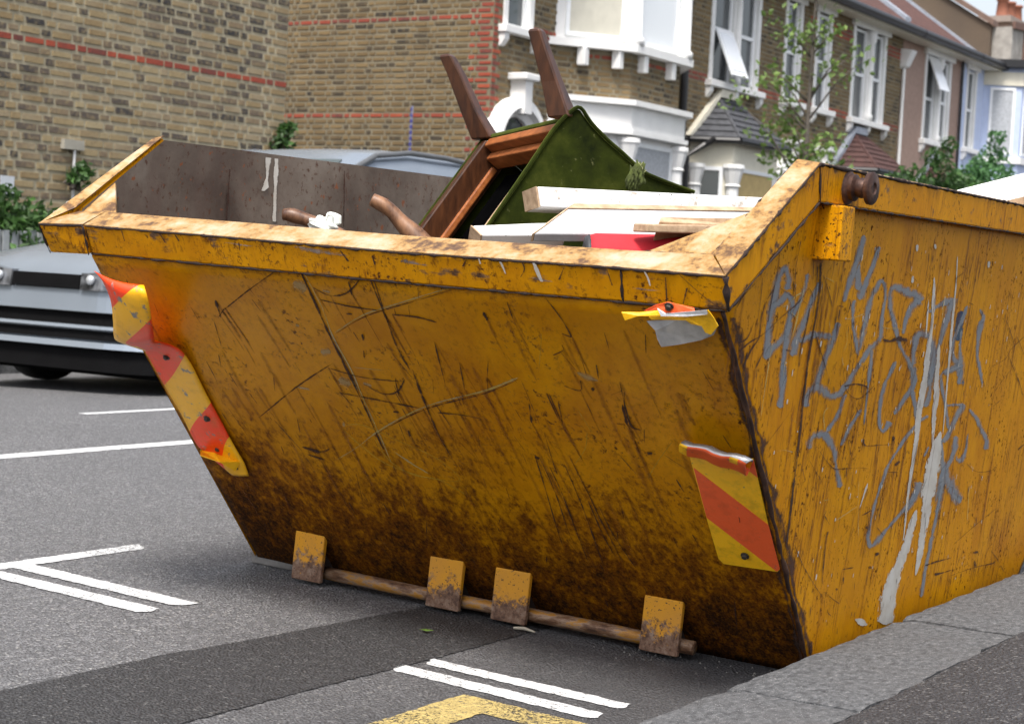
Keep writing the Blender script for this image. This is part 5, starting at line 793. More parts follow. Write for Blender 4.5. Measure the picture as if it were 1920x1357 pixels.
fascia("bumper", -.76, .76, lambda x: (.435, .545, .0), M_SILVER, .03, 24)
fascia("bumper", -.74, .74, lambda x: (.250, .280, .0), M_SILVER, .028, 24)
fascia("air_intake", -.70, .70, lambda x: (.368, .43, .0), M_BLACKP, .016, 24)
fascia("chrome_strip", -.70, .70, lambda x: (.348, .364, .0), M_SILVER, .026, 24)
fascia("air_intake", -.64, .64, lambda x: (.290, .338, .0), M_BLACKP, .016, 24)
box("underbody", (-.74, .74, .14, 3.8, .10, .24), M_BLACKP, car)
fascia("under_lip_shade", -.70, .70, lambda x: (.13, .246, .0), M_BLACKP, .006, 24)  # black strip added below the lip to stand for shade under the car

# ------------------------------------------------------------------ brickwork
def brick_mat(name, ramp, mort=False):
    t = NT(name); oi = t.n("ShaderNodeObjectInfo"); at = t.n("ShaderNodeAttribute"); at.attribute_name = "rnd"
    r = t.mth('FRACT', t.mth('ADD', t.mth('MULTIPLY', oi.outputs["Random"], 7.31), at.outputs["Fac"]))
    g = t.n("ShaderNodeNewGeometry"); nl = t.n("ShaderNodeTexNoise"); nl.inputs["Scale"].default_value = .9; nl.inputs["Detail"].default_value = 3; t.l(g.outputs["Position"], nl.inputs["Vector"])
    v = t.mth('ADD', t.mth('MULTIPLY', r, .8), t.rng(nl.outputs["Fac"], .35, .65, -.05, .25))
    c = t.ramp(v, ramp)
    n2 = t.n("ShaderNodeTexNoise"); n2.inputs["Scale"].default_value = 26; n2.inputs["Detail"].default_value = 5; t.l(g.outputs["Position"], n2.inputs["Vector"])
    c = t.mix(t.rng(n2.outputs["Fac"], .45, .68, 0, .6), c, tuple(x for x in ramp[1][1])); 
    n3 = t.n("ShaderNodeTexNoise"); n3.inputs["Scale"].default_value = 60; n3.inputs["Detail"].default_value = 3; t.l(g.outputs["Position"], n3.inputs["Vector"])
    c = t.mix(t.rng(n3.outputs["Fac"], .60, .70, 0, .5), c, (.05, .042, .032))
    t.p("Base Color", c); t.p("Roughness", .9); t.bump(n3.outputs["Fac"], .5, .006); return t.m
STOCK = [(.0, (.37, .30, .175)), (.18, (.31, .235, .125)), (.34, (.25, .175, .085)), (.48, (.32, .255, .16)), (.60, (.20, .145, .088)), (.72, (.115, .09, .07)), (.86, (.05, .045, .043)), (1, (.028, .028, .03))]
STOCK2 = [(.0, (.235, .165, .078)), (.22, (.19, .128, .056)), (.45, (.135, .088, .038)), (.6, (.17, .115, .053)), (.74, (.07, .052, .032)), (1, (.022, .020, .019))]
REDR = [(.0, (.38, .085, .038)), (.3, (.31, .058, .030)), (.6, (.23, .05, .032)), (.8, (.17, .05, .038)), (1, (.09, .032, .03))]
M_STOCK = brick_mat("london_stock_brick", STOCK); M_STOCK2 = brick_mat("brown_stock_brick", STOCK2); M_REDB = brick_mat("red_brick", REDR)
M_MORTAR = plain("lime_mortar", (.37, .325, .225), .95, var=.25, scale=3, bump=.4, bscale=60); M_MORTAR2 = plain("grey_mortar", (.205, .175, .118), .95, var=.2, scale=3, bump=.4, bscale=60)
JP = .076
SL, HL, BH, JH = .206, .094, .050, .019; JT = JP - BH
def unit_brick(name, l, mat):
    V = [(-l/2, -.012, -BH/2), (l/2, -.012, -BH/2), (l/2, .007, -BH/2+.003), (-l/2, .007, -BH/2+.003), (-l/2, -.012, BH/2), (l/2, -.012, BH/2), (l/2, .007, BH/2-.003), (-l/2, .007, BH/2-.003)]
    V = [(x*(1 if y < 0 else .985), y, z) for x, y, z in V]
    F = [(3, 2, 6, 7), (0, 1, 2, 3), (1, 5, 6, 2), (5, 4, 7, 6), (4, 0, 3, 7)]
    me = bpy.data.meshes.new(name); me.from_pydata(V, [], [tuple(reversed(f)) for f in F]); me.update(); me.materials.append(mat); return me
UB = {}
def layout(u0, u1, z0, z1, holes, seed):
    out = []; row = 0; z = z0
    while z + BH <= z1 + .001:
        u = u0 - (0 if row % 2 == 0 else .06); k = row % 2
        while u < u1:
            l = SL if k % 2 == 0 else HL; a, b = max(u, u0), min(u + l, u1)
            if b - a > .03:
                segs = [(a, b)]
                for h in holes:
                    if z + BH*.5 > h[2] and z + BH*.5 < h[3]:
                        ns = []
                        for p, q in segs:
                            if q <= h[0] or p >= h[1]: ns.append((p, q)); continue
                            if p < h[0] - .03: ns.append((p, h[0]))
                            if q > h[1] + .03: ns.append((h[1], q))
                        segs = ns
                for p, q in segs: out.append((p, q, z, row))
            u += l + JH; k += 1
        z += BH + JT; row += 1
    return out
def brickwork(parent, o, ud, nd, items, redf, mats, nparts, key):
    """items: bricks on a wall through o, u along ud, facing nd. The nparts that show largest become separate parts, the rest one joined part"""
    o, ud, nd = Vector(o), Vector(ud), Vector(nd); zd = Vector((0, 0, 1)); inv = parent.matrix_world.inverted() if False else None
    base = parent.location.copy(); items = sorted(items, key=key); rr = random.Random(len(items)); flip = ud.cross(zd).dot(nd) > 0
    for (a, b, z, row) in items[:nparts]:
        red = redf(a, b, z, row); mat = mats[1] if red else mats[0]; k = ("s" if b-a > .15 else "h", mat.name)
        if k not in UB: UB[k] = unit_brick("brick", SL if k[0] == "s" else HL, mat)
        l = SL if k[0] == "s" else HL
        ob = bpy.data.objects.new("brick", UB[k]); M = Matrix.Identity(4); p = o + ud*((a+b)/2) + zd*(z+BH/2) - base + nd*rr.uniform(-.002, .002)
        fx_, fz_ = rr.uniform(.90, 1.02), rr.uniform(.80, 1.10)
        for i in range(3): M[i][0] = ud[i]*(b-a)/l*fx_ - zd[i]*.012*0; M[i][1] = nd[i]; M[i][2] = zd[i]*fz_; M[i][3] = p[i]
        link(ob, parent); ob.matrix_local = M
    for red in (False, True):
        sel = [t for t in items[nparts:] if bool(redf(*t)) == red]
        if not sel: continue
        V = []; F = []; R = []
        for a, b, z, row in sel:
            e = rr.uniform(-.002, .002); n = len(V); a, b, z = a + rr.uniform(0, .010), b - rr.uniform(0, .010), z + rr.uniform(-.003, .004)
            for d, i in ((-.012, 0), (.007 + e, .003)):
                for u, w in ((a+i, z+i), (b-i, z+i), (b-i, z+BH-i), (a+i, z+BH-i)): V.append(o + ud*u + zd*w + nd*d - base)
            f = [(4, 5, 6, 7), (0, 1, 5, 4), (1, 2, 6, 5), (2, 3, 7, 6), (3, 0, 4, 7)]
            F += [tuple(n+i for i in (q if flip else tuple(reversed(q)))) for q in f]; R += [rr.random()]*5
        ob = mesh("brickwork", V, F, mats[1] if red else mats[0], parent, kind="stuff")
        at = ob.data.attributes.new("rnd", 'FLOAT', 'FACE'); at.data.foreach_set("value", R)
def holed_wall(name, o, ud, nd, u0, u1, z0, z1, holes, th, mat, parent):
    o, ud, nd = Vector(o), Vector(ud), Vector(nd); us = sorted({u0, u1, *[h[0] for h in holes], *[h[1] for h in holes]}); zs = sorted({z0, z1, *[h[2] for h in holes], *[h[3] for h in holes]})
    b = MB(); base = parent.location
    for i in range(len(us)-1):
        for j in range(len(zs)-1):
            cu, cz = (us[i]+us[i+1])/2, (zs[j]+zs[j+1])/2
            if any(h[0] < cu < h[1] and h[2] < cz < h[3] for h in holes): continue
            P = [o + ud*u + Vector((0, 0, z)) - base for u, z in ((us[i], zs[j]), (us[i+1], zs[j]), (us[i+1], zs[j+1]), (us[i], zs[j+1]))]; b.slab(P, -nd*th)
    return b.build(name, mat, parent)
# --- near building on the left: its long brick flank
lb = empty("brick_building", (-10.9, 11.5, 0)); tag(lb, "yellow stock brick building flank with one red band behind the car", "building")
M_SLATE = plain("grey_slate", (.06, .062, .07), .6, var=.35, scale=12); M_LEADG = plain("lead_flashing", (.33, .36, .42), .5, .2, .2, 5)
box("wall", (-7, -.001, -9.5, 1.49, -.1, 6.2), M_MORTAR, lb)
MB().add([(-7.2, -9.7, 6.2), (.25, -9.7, 6.2), (.25, 1.6, 6.2), (-7.2, 1.6, 6.2), (-3.5, -9.7, 8.4), (-3.5, 1.6, 8.4)], [(0, 1, 4), (1, 2, 5, 4), (2, 3, 5), (3, 0, 4, 5), (0, 3, 2, 1)]).build("roof", M_SLATE, lb)
it = layout(-6.5, 1.49, .22, 6.15, [], 1)
ZB = .22 + round((2.40 - .22)/JP)*JP
brickwork(lb, (-10.9, 11.5, 0), (0, 1, 0), (1, 0, 0), it, lambda a, b, z, r: abs(z - ZB) < .02, (M_STOCK, M_REDB), 300, lambda t: (0 if -1.95 < t[0] < 1.5 and 1.45 < t[2] < 3.2 else 9) + abs(t[0]+.9)*.6 + abs(t[2]-2.35))
MB().tube([(.03, -1.17, 1.15), (.03, -1.17, 1.62)], .012, 8).build("white_pipe", plain("white_pipe_paint", (.7, .7, .7), .5), lb)
box("pipe_box", (.0, .05, -1.30, -1.08, 1.62, 1.70), plain("grey_vent", (.33, .31, .26), .8), lb)
box("white_notice", (.012, .016, -1.92, -1.78, 1.20, 1.36), plain("weathered_white_panel", (.55, .58, .62), .7), lb)

# --- the terrace
XF = -12.86
M_WHITEP = plain("white_masonry_paint", (.80, .80, .79), .6, var=.05, scale=4); M_UPVC = plain("white_window_frame", (.82, .84, .86), .35, var=.03); M_CREAM = plain("cream_paint", (.72, .68, .56), .6, var=.06)
M_RENDER = plain("pink_brown_render", (.34, .235, .19), .9, var=.12, scale=10, bump=.3); M_BLUER = plain("pale_blue_render", (.50, .58, .78), .8, var=.05); M_BPIPE = plain("black_pipe", (.012, .012, .014), .4)
M_BTILE = plain("brown_roof_tile", (.065, .028, .024), .75, var=.3, scale=9); M_DOOR = plain("dark_door", (.03, .028, .03), .4)
tw = NT("window_glass"); tw.p("Base Color", (.055, .065, .07)); tw.p("Roughness", .05); tw.p("Specular IOR Level", .9); M_WGLASS = tw.m
M_BLIND = plain("cream_blind", (.55, .53, .45), .6, var=.06); M_CURT = plain("net_curtain", (.40, .42, .45), .7, var=.25, scale=30); M_OCHRE = plain("ochre_curtain", (.48, .36, .16), .8, var=.1)
def hpart(h, name, y0, y1, z0, z1, d0, d1, mat, parent=None, bevel=0):
    L0 = h.location; p = parent or h
    o = MB().box(XF + d0 - L0.x, XF + d1 - L0.x, y0 - L0.y, y1 - L0.y, z0, z1).build(name, mat, p, bevel); return o
def sash(h, y0, y1, z0, z1, d=-.10, glass=None, rail=.5, open_=False, parent=None):
    w = hpart(h, "window", y0, y1, z0, z0+.05, d, d+.06, M_UPVC, parent)
    for a in ((y0, y1, z1-.05, z1), (y0, y0+.055, z0+.05, z1-.05), (y1-.055, y1, z0+.05, z1-.05)): hpart(h, "frame", *a, d, d+.06, M_UPVC, w)
    zr = z0 + (z1-z0)*rail; hpart(h, "meeting_rail", y0+.055, y1-.055, zr-.03, zr+.03, d-.001, d+.062, M_UPVC, w)
    hpart(h, "pane", y0+.055, y1-.055, z0+.05, zr-.03, d+.012, d+.022, glass or M_WGLASS, w)
    hpart(h, "pane", y0+.055, y1-.055, zr+.03, z1-.05, d+.020, d+.030, glass or M_WGLASS, w)
    if open_:
        L0 = h.location; q = [(XF+.0-L0.x, y0+.05-L0.y, zr-.02), (XF+.0-L0.x, y1-.05-L0.y, zr-.02), (XF+.33-L0.x, y1-.05-L0.y, z0+.08), (XF+.33-L0.x, y0+.05-L0.y, z0+.08)]
        b = MB(); b.slab(q, (.02, 0, .02)); b.build("open_sash", M_UPVC, w)
        mq = [Vector(v) for v in q]; c = sum(mq, Vector())/4; MB().slab([c + (v-c)*.80 + Vector((.021, 0, .021)) for v in mq], (.004, 0, .004)).build("pane", M_BRIGHTGLASS, w)
    return w
tb = NT("painted_sky_glare_glass"); tb.p("Base Color", (.86, .88, .90)); tb.p("Roughness", .12); tb.p("Metallic", .25); M_BRIGHTGLASS = tb.m  # sky glare on the panes painted as a near-white base colour
def sill(h, y0, y1, z, n=3):
    s = hpart(h, "sill", y0-.10, y1+.10, z-.10, z, -.02, .13, M_WHITEP, None, .008)
    for i in range(n):
        y = y0 - .02 + (y1-y0+.04)*i/(n-1); L0 = h.location
        MB().slab([(XF+.0-L0.x, y-.055-L0.y, z-.101), (XF+.10-L0.x, y-.055-L0.y, z-.101), (XF+.09-L0.x, y-.055-L0.y, z-.19), (XF+.03-L0.x, y-.055-L0.y, z-.27), (XF+.0-L0.x, y-.055-L0.y, z-.28)], (0, .11, 0)).build("sill_bracket", M_WHITEP, s)
    return s
def window_single(h, y0, y1, z0, z1, glass=None, open_=False):
    sash(h, y0+.10, y1-.10, z0, z1-.02, glass=glass, open_=open_)
    for a in ((y0, y0+.10), (y1-.10, y1)): hpart(h, "reveal", *a, z0, z1, -.14, .02, M_WHITEP)
    l = hpart(h, "lintel", y0-.09, y1+.09, z1, z1+.20, -.02, .06, M_WHITEP, None, .006); hpart(h, "lintel_drip", y0-.13, y1+.13, z1+.20, z1+.25, -.02, .10, M_WHITEP, l)
    sill(h, y0, y1, z0, 2)
def window_pair(h, y0, y1, z0, z1, glass=(None, None), open_=(False, False), lintz=.24):
    m = (y0+y1)/2
    sash(h, y0+.12, m-.10, z0, z1-.02, glass=glass[0], open_=open_[0]); sash(h, m+.10, y1-.12, z0, z1-.02, glass=glass[1], open_=open_[1])
    for a in ((y0, y0+.12), (m-.10, m+.10), (y1-.12, y1)): hpart(h, "reveal", *a, z0, z1, -.14, .02, M_WHITEP)
    L0 = h.location; MB().lathe((XF+.03-L0.x, m-L0.y, z0), (0, 0, 1), [(0, .10), (.12, .10), (.14, .075), (z1-z0-.25, .07), (z1-z0-.2, .10), (z1-z0, .11)], 14).build("column", M_WHITEP, h, smooth=True)
    l = hpart(h, "lintel", y0-.09, y1+.09, z1, z1+lintz, -.02, .07, M_WHITEP, None, .006); hpart(h, "lintel_drip", y0-.13, y1+.13, z1+lintz, z1+lintz+.05, -.02, .12, M_WHITEP, l)
    sill(h, y0, y1, z0, 3)
def plan_prism(h, name, P, z0, z1, mat, parent=None, grow=0):
    L0 = h.location; Q = [(XF + d - L0.x, y - L0.y) for y, d in P]; return MB().slab([(x, y, z0) for x, y in Q], (0, 0, z1-z0)).build(name, mat, parent or h)
def off(P, g): # P: wall, kink, kink, wall in (y, d)
    return [(P[0][0]-g, P[0][1]), (P[1][0]-g*.7, P[1][1]+g), (P[2][0]+g*.7, P[2][1]+g), (P[3][0]+g, P[3][1])]
def bay_face(h, A, B, z0, z1, glass, parent):
    """one window in the bay face from A to B (y, d)"""
    L0 = h.location; a = Vector((XF + A[1] - L0.x, A[0]-L0.y, 0)); b = Vector((XF + B[1] - L0.x, B[0]-L0.y, 0)); t = (b-a).normalized(); n = Vector((t.y, -t.x, 0))
    if n.x < 0: n = -n
    def slab(name, s0, s1, za, zb, d0, d1, mat, par):
        q = [a + t*s0 + n*d0 + Vector((0, 0, za)), a + t*s1 + n*d0 + Vector((0, 0, za)), a + t*s1 + n*d0 + Vector((0, 0, zb)), a + t*s0 + n*d0 + Vector((0, 0, zb))]; return MB().slab(q, n*(d1-d0)).build(name, mat, par)
    Ln = (b-a).length; w = slab("window", .14, Ln-.14, z0, z0+.06, .0, .03, M_UPVC, parent)
    slab("frame", .14, Ln-.14, z1-.06, z1, .0, .03, M_UPVC, w); slab("frame", .14, .20, z0+.06, z1-.06, .0, .03, M_UPVC, w); slab("frame", Ln-.20, Ln-.14, z0+.06, z1-.06, .0, .03, M_UPVC, w)
    slab("pane", .20, Ln-.20, z0+.06, z1-.06, .0, .012, glass, w); return w
def bay(h, P, z0, z1, zwin, mat, glasses, cap=True):
    b = plan_prism(h, "bay", P, z0, z1, mat)
    for i in range(3): bay_face(h, P[i], P[i+1], zwin[0], zwin[1], glasses[i], b)
    L0 = h.location
    if cap:
        for y, d in P[1:3] + [(P[0][0]+.05, .06), (P[3][0]-.05, .06)]:
            c = MB().lathe((XF+d-L0.x+.02, y-L0.y, z0), (0, 0, 1), [(0, .12), (zwin[1]-z0-.32, .10), (zwin[1]-z0-.30, .13), (zwin[1]-z0-.27, .11), (zwin[1]-z0-.06, .16), (zwin[1]-z0-.02, .18), (zwin[1]-z0+.04, .17)], 10).build("column", M_WHITEP, b)
    return b
def hip_roof(h, P, z0, z1, mat, trim, d_ap=.0, hipmat=None):
    Q = off(P, .16); L0 = h.location; y0, y3 = Q[0][0], Q[3][0]; A = (y0 + (y3-y0)*.38, 0.0); B = (y0 + (y3-y0)*.56, 0.0)
    X = lambda q, z: (XF + q[1] - L0.x, q[0]-L0.y, z)
    V = [X(Q[0], z0), X(Q[1], z0), X(Q[2], z0), X(Q[3], z0), X(A, z1), X(B, z1)]
    r = MB().add(V, [(0, 1, 4), (1, 2, 5, 4), (2, 3, 5), (0, 4, 5, 3), (0, 3, 2, 1)]).build("bay_roof", mat, h)
    for k, e in ((1, 4), (2, 5)): MB().tube([V[k], V[e]], .035, 6).build("hip_tiles", hipmat or mat, r)
    # courses of slates: thin overlapping strips on the three slopes
    for tri in ((0, 1, 4, 4), (1, 2, 5, 4), (2, 3, 5, 5)):
        a, b, c, d = [Vector(V[i]) for i in tri]; n = (b-a).cross(d-a).normalized(); n = n if n.z > 0 else -n; bb = MB(); N = 7
        for i in range(N):
            t0, t1 = i/N, (i+.97)/N; bb.slab([a.lerp(d, t0)+n*.022, b.lerp(c, t0)+n*.022, b.lerp(c, t1)+n*.004, a.lerp(d, t1)+n*.004], n*.006)
        bb.build("slate_courses", mat, r, kind="stuff")
    for i in range(3): MB().tube([(V[i][0], V[i][1], z0-.03), (V[i+1][0], V[i+1][1], z0-.03)], .05, 8).build("gutter", M_BPIPE, r)
    MB().slab([Vector(V[0])+Vector((.0, -.05, .02)), Vector(V[4])+Vector((0, -.05, .10)), Vector(V[4])+Vector((0, .05, .10)), Vector(V[0])+Vector((0, .14, .02))], (.10, 0, .0)).build("flashing", trim, r)
    MB().slab([Vector(V[4])+Vector((0, -.05, -.01)), Vector(V[5])+Vector((0, .05, -.01)), Vector(V[5])+Vector((0, .05, .12)), Vector(V[4])+Vector((0, -.05, .12))], (.09, 0, 0)).build("flashing", trim, r)
    return r
def arch(h, yc, r, zc, key=.3):
    L0 = h.location; rings = []; n = 18
    for i in range(n+1):
        a = math.pi*i/n; c, s = math.cos(a), math.sin(a)
        rings.append([(XF + d - L0.x, yc + c*q - L0.y, zc + s*q) for q, d in ((r, -.02), (r, .16), (r-.14, .20), (r-.16, .10), (r-.26, .06), (r-.26, -.02))])
    p = MB().loft(rings).build("porch_arch", M_WHITEP, h)
    hpart(h, "key_stone", yc-.09, yc+.09, zc+r-.22, zc+r+.22, -.02, .24, M_WHITEP, p); hpart(h, "key_stone_cap", yc-.17, yc+.17, zc+r+.22, zc+r+.31, -.02, .30, M_WHITEP, p, .015)
    for s in (-1, 1):
        a, b = sorted((yc + s*(r-.26), yc + s*r)); hpart(h, "pilaster", a, b, 0, zc, -.02, .12, M_WHITEP, p); hpart(h, "impost", a-.03, b+.03, zc-.12, zc, -.02, .17, M_WHITEP, p)
    V = [(XF - .02 - L0.x + .03, yc + math.cos(math.pi*i/n)*(r-.27) - L0.y, zc + math.sin(math.pi*i/n)*(r-.27)) for i in range(n+1)]
    MB().slab(V, (-.02, 0, 0)).build("fanlight", M_WGLASS, p)
    hpart(h, "door", yc-r+.27, yc+r-.27, .12, zc, -.01, .012, M_DOOR)
def terrace_house(name_label, y0, y1, mat, holes, bricks, roofmat, redz=(4.0,), cat="house", ridge=(4.0, 9.1)):
    h = empty("terraced_house", (XF, (y0+y1)/2, 0)); tag(h, name_label, cat); yo = (y0+y1)/2
    holed_wall("wall", (XF, 0, 0), (0, 1, 0), (1, 0, 0), y0, y1, 0, 6.02, holes, .16, mat, h)
    box("house_body", (-7.5, -.165, y0-yo+.002, y1-yo-.002, 0, 6.02), plain("dim_interior", (.05, .047, .043), .95), h)
    if bricks: brickwork(h, (XF, 0, 0), (0, 1, 0), (1, 0, 0), layout(y0, y1, .26, 6.0, holes, 1), lambda a, b, z, r: any(abs(z - q) < .08 for q in redz), (M_STOCK2, M_REDB), 0, lambda t: 0)
    rr_ = MB().add([(.34, y0-yo, 5.97), (.34, y1-yo, 5.97), (-ridge[0], y1-yo, ridge[1]), (-ridge[0], y0-yo, ridge[1]), (-8.2, y0-yo, 5.97), (-8.2, y1-yo, 5.97)], [(0, 1, 2, 3), (3, 2, 5, 4), (0, 3, 4), (1, 5, 2), (0, 4, 5, 1)]).build("roof", roofmat, h)
    b = MB(); n = Vector((ridge[1]-5.97, 0, ridge[0]+.34)).normalized(); y = y0
    while y < y1-.1:
        p = Vector((.34, y-yo+.1, 5.97)); q = Vector((-ridge[0], y-yo+.1, ridge[1])); b.slab([p + Vector((0, -.055, 0)) + n*.004, p + n*.045, p + Vector((0, .055, 0)) + n*.004], q-p); y += .20
    b.build("roof_tiles", roofmat, rr_, kind="stuff")
    MB().tube([(.40, y0-yo, 5.97), (.40, y1-yo, 5.97)], .085, 10).build("gutter", M_BPIPE, h); box("soffit", (.01, .34, y0-yo, y1-yo, 5.86, 5.90), M_CREAM, h)
    return h
ZS, ZT = 4.03, 5.76
# house at the corner
h1 = terrace_house("corner brick terraced house with two storey bay beside the black drainpipe", 19.6, 24.72, M_MORTAR2, [(19.66, 20.40, ZS, ZT), (21.0, 24.5, 0, 3.2), (21.3, 24.2, ZS, ZT), (19.6, 20.6, 0, 2.7)], True, M_BTILE, (3.99, 2.79))
window_single(h1, 19.66, 20.40, ZS, ZT, M_WGLASS)
P1 = [(21.0, 0), (22.0, .66), (23.5, .66), (24.5, 0)]
bay(h1, P1, 0, 2.86, (.9, 2.72), M_WHITEP, (M_WGLASS, M_CURT, M_WGLASS))
plan_prism(h1, "bay_cornice", off(P1, .10), 2.865, 3.20, M_WHITEP); plan_prism(h1, "bay_cornice_cap", off(P1, .19), 3.203, 3.28, M_WHITEP); plan_prism(h1, "bay_cornice_foot", off(P1, .15), 2.80, 2.862, M_WHITEP)
plan_prism(h1, "bay_wall", P1, 3.283, 3.94, M_MORTAR2)
for i in range(3):
    A, B = P1[i], P1[i+1]; a = Vector((XF+A[1], A[0], 0)); b = Vector((XF+B[1], B[0], 0)); t = (b-a).normalized(); n = Vector((t.y, -t.x, 0)); n = n if n.x > 0 else -n
    brickwork(h1, a, t, n, layout(.0, (b-a).length, 3.29, 3.92, [], 1), lambda q, w, z, r: z > 3.76 and (.35 < (q % 1.1) < 1.0), (M_STOCK2, M_REDB), 0, lambda q: 0)
plan_prism(h1, "bay_sill", off(P1, .16), 3.945, 4.05, M_WHITEP)
bb = plan_prism(h1, "upper_bay", P1, 4.053, 6.4, M_WHITEP)
for i, g in enumerate((M_BLIND, M_BRIGHTGLASS, M_WGLASS)): bay_face(h1, P1[i], P1[i+1], 4.10, 5.9, g, bb)
for y, d in P1[1:3]: MB().lathe((d+.03, y-h1.location.y, 4.05), (0, 0, 1), [(0, .15), (.10, .15), (.13, .11), (1.5, .10), (1.6, .16)], 12).build("column", M_WHITEP, bb, smooth=True)
for k, (y, d) in enumerate([(21.3, .25), (21.75, .55), (22.25, .68), (23.1, .68)]): box("sill_bracket", (d-.03, d+.10, y-.06-h1.location.y, y+.06-h1.location.y, 3.70, 3.944), M_WHITEP, h1, .01)
arch(h1, 20.02, .66, 2.46)
MB().tube([(.09, 24.78-h1.location.y, .1), (.09, 24.78-h1.location.y, 6.0)], .06, 10).build("drainpipe", M_BPIPE, h1)
MB().tube([(.09, 24.98-h1.location.y, .1), (.09, 24.98-h1.location.y, 2.75), (.30, 25.2-h1.location.y, 2.95), (.45, 25.25-h1.location.y, 3.05)], .05, 8).build("drainpipe", M_BPIPE, h1)
# its gable end facing the camera, brick by brick
box("gable_wall", (-6.2, .0, 19.45-h1.location.y, 19.597-h1.location.y, 0, 9.0), M_MORTAR2, h1)
ig = layout(-6.0, 0.0, .22, 6.4, [], 2); Z1 = .22 + round((4.06-.22)/JP)*JP; Z2 = .22 + round((2.79-.22)/JP)*JP
def gred(a, b, z, r):
    if abs(z-Z1) < .02 or abs(z-Z2) < .02: return True
    w = .20 if r % 2 else .30
    return b > -w - .01 and a > -w - .12
brickwork(h1, (XF, 19.45, 0), (1, 0, 0), (0, -1, 0), ig, gred, (M_STOCK2, M_REDB), 300, lambda t: (0 if t[0] > -3.55 and 2.55 < t[2] < 4.6 else 9) + abs(t[0]+1.7)*.5 + abs(t[2]-3.5))
brickwork(h1, (XF+.0005, 19.45, 0), (0, 1, 0), (1, 0, 0), [(0, .20 if t % 2 else .10, .22+t*JP, t) for t in range(75)], lambda *q: True, (M_STOCK2, M_REDB), 0, lambda t: 0)
# second house
h2 = terrace_house("brick terraced house with slate roofed bay and one tilted open sash", 24.84, 29.68, M_MORTAR2, [(25.75, 27.62, ZS, ZT), (28.62, 29.36, ZS, ZT), (25.2, 27.9, 0, 2.9)], True, M_BTILE, (3.99, 2.79))
window_pair(h2, 25.75, 27.62, ZS, ZT, (M_WGLASS, M_WGLASS), (True, False)); window_single(h2, 28.62, 29.36, ZS, ZT)
P2 = [(25.25, 0), (25.55, .62), (27.25, .62), (27.75, 0)]
bay(h2, P2, 0, 3.0, (.9, 2.62), M_CREAM, (M_WGLASS, M_OCHRE, M_WGLASS)); hip_roof(h2, P2, 3.06, 3.80, M_SLATE, M_CREAM)
arch(h2, 28.9, .62, 2.42)
# third house
h3 = terrace_house("brick terraced house with brown tiled bay roof beside the thin white pipe", 29.70, 34.40, M_MORTAR2, [(29.98, 30.72, ZS, ZT), (31.75, 33.50, ZS, ZT), (31.0, 33.7, 0, 2.9)], True, M_BTILE, (3.99, 5.50))
window_single(h3, 29.98, 30.72, ZS, ZT); window_pair(h3, 31.75, 33.50, ZS, ZT)
P3_ = [(31.15, 0), (31.5, .62), (33.0, .62), (33.55, 0)]
bay(h3, P3_, 0, 2.98, (.9, 2.6), M_WHITEP, (M_WGLASS, M_WGLASS, M_WGLASS)); hip_roof(h3, P3_, 3.04, 3.76, M_BTILE, M_LEADG)
arch(h3, 30.35, .62, 2.42)
MB().tube([(.05, 34.42-h3.location.y, .1), (.05, 34.42-h3.location.y, 5.5)], .035, 8).build("white_downpipe", M_WHITEP, h3)
MB().slab([(-.02, 34.30-h3.location.y, 5.25), (.12, 34.30-h3.location.y, 5.30), (.26, 34.30-h3.location.y, 5.62), (-.02, 34.30-h3.location.y, 5.66)], (0, .26, 0)).build("corbel", M_WHITEP, h3, .02)
# fourth house, rendered
h4 = terrace_house("pinkish brown rendered terraced house with one open top window", 34.44, 38.06, M_RENDER, [(35.75, 37.40, ZS-.05, ZT-.02)], False, M_BTILE)
window_pair(h4, 35.75, 37.40, ZS-.05, ZT-.02, (M_WGLASS, M_WGLASS))
L0 = h4.location; MB().slab([(.02, 35.88-L0.y, 5.70), (.02, 36.46-L0.y, 5.70), (.30, 36.46-L0.y, 5.0), (.30, 35.88-L0.y, 5.0)], (.02, 0, .02)).build("open_sash", M_BRIGHTGLASS, h4)
P4 = [(35.7, 0), (36.0, .6), (37.2, .6), (37.7, 0)]; bay(h4, P4, 0, 2.95, (.9, 2.6), M_RENDER, (M_WGLASS,)*3); hip_roof(h4, P4, 3.0, 3.6, M_BTILE, M_LEADG)
MB().tube([(.05, 38.02-L0.y, .1), (.05, 38.02-L0.y, 5.95)], .03, 8).build("drainpipe", M_BPIPE, h4)
# fifth house, blue, with a gabled bay
h5 = terrace_house("pale blue rendered house with gabled bay at the far end of the terrace", 38.10, 45.0, M_BLUER, [(38.45, 39.15, ZS, ZT)], False, M_BTILE, ridge=(2.2, 7.0))
window_single(h5, 38.45, 39.15, ZS, ZT)
P5 = [(39.7, 0), (40.1, .75), (43.0, .75), (43.6, 0)]
b5 = plan_prism(h5, "bay", P5, 0, 5.95, M_BLUER)
for i in range(3): bay_face(h5, P5[i], P5[i+1], 4.0, 5.5, M_CURT, b5); bay_face(h5, P5[i], P5[i+1], .9, 2.7, M_CURT, b5)
plan_prism(h5, "bay_band", off(P5, .05), 5.55, 5.85, M_CREAM, b5); plan_prism(h5, "bay_sill", off(P5, .07), 3.80, 3.95, M_WHITEP, b5)
L0 = h5.location
plan_prism(h5, "bay_eaves", off(P5, .22), 5.95, 6.12, M_BPIPE, b5)
MB().slab([(.55, 39.75-L0.y, 6.12), (.55, 43.7-L0.y, 6.12), (.55, 43.7-L0.y, 6.3), (.55, 41.9-L0.y, 7.0), (.55, 39.75-L0.y, 6.85)], (-2.4, 0, 0)).build("gable", plain("grey_gable_block", (.34, .32, .29), .9, var=.25, scale=6), h5)
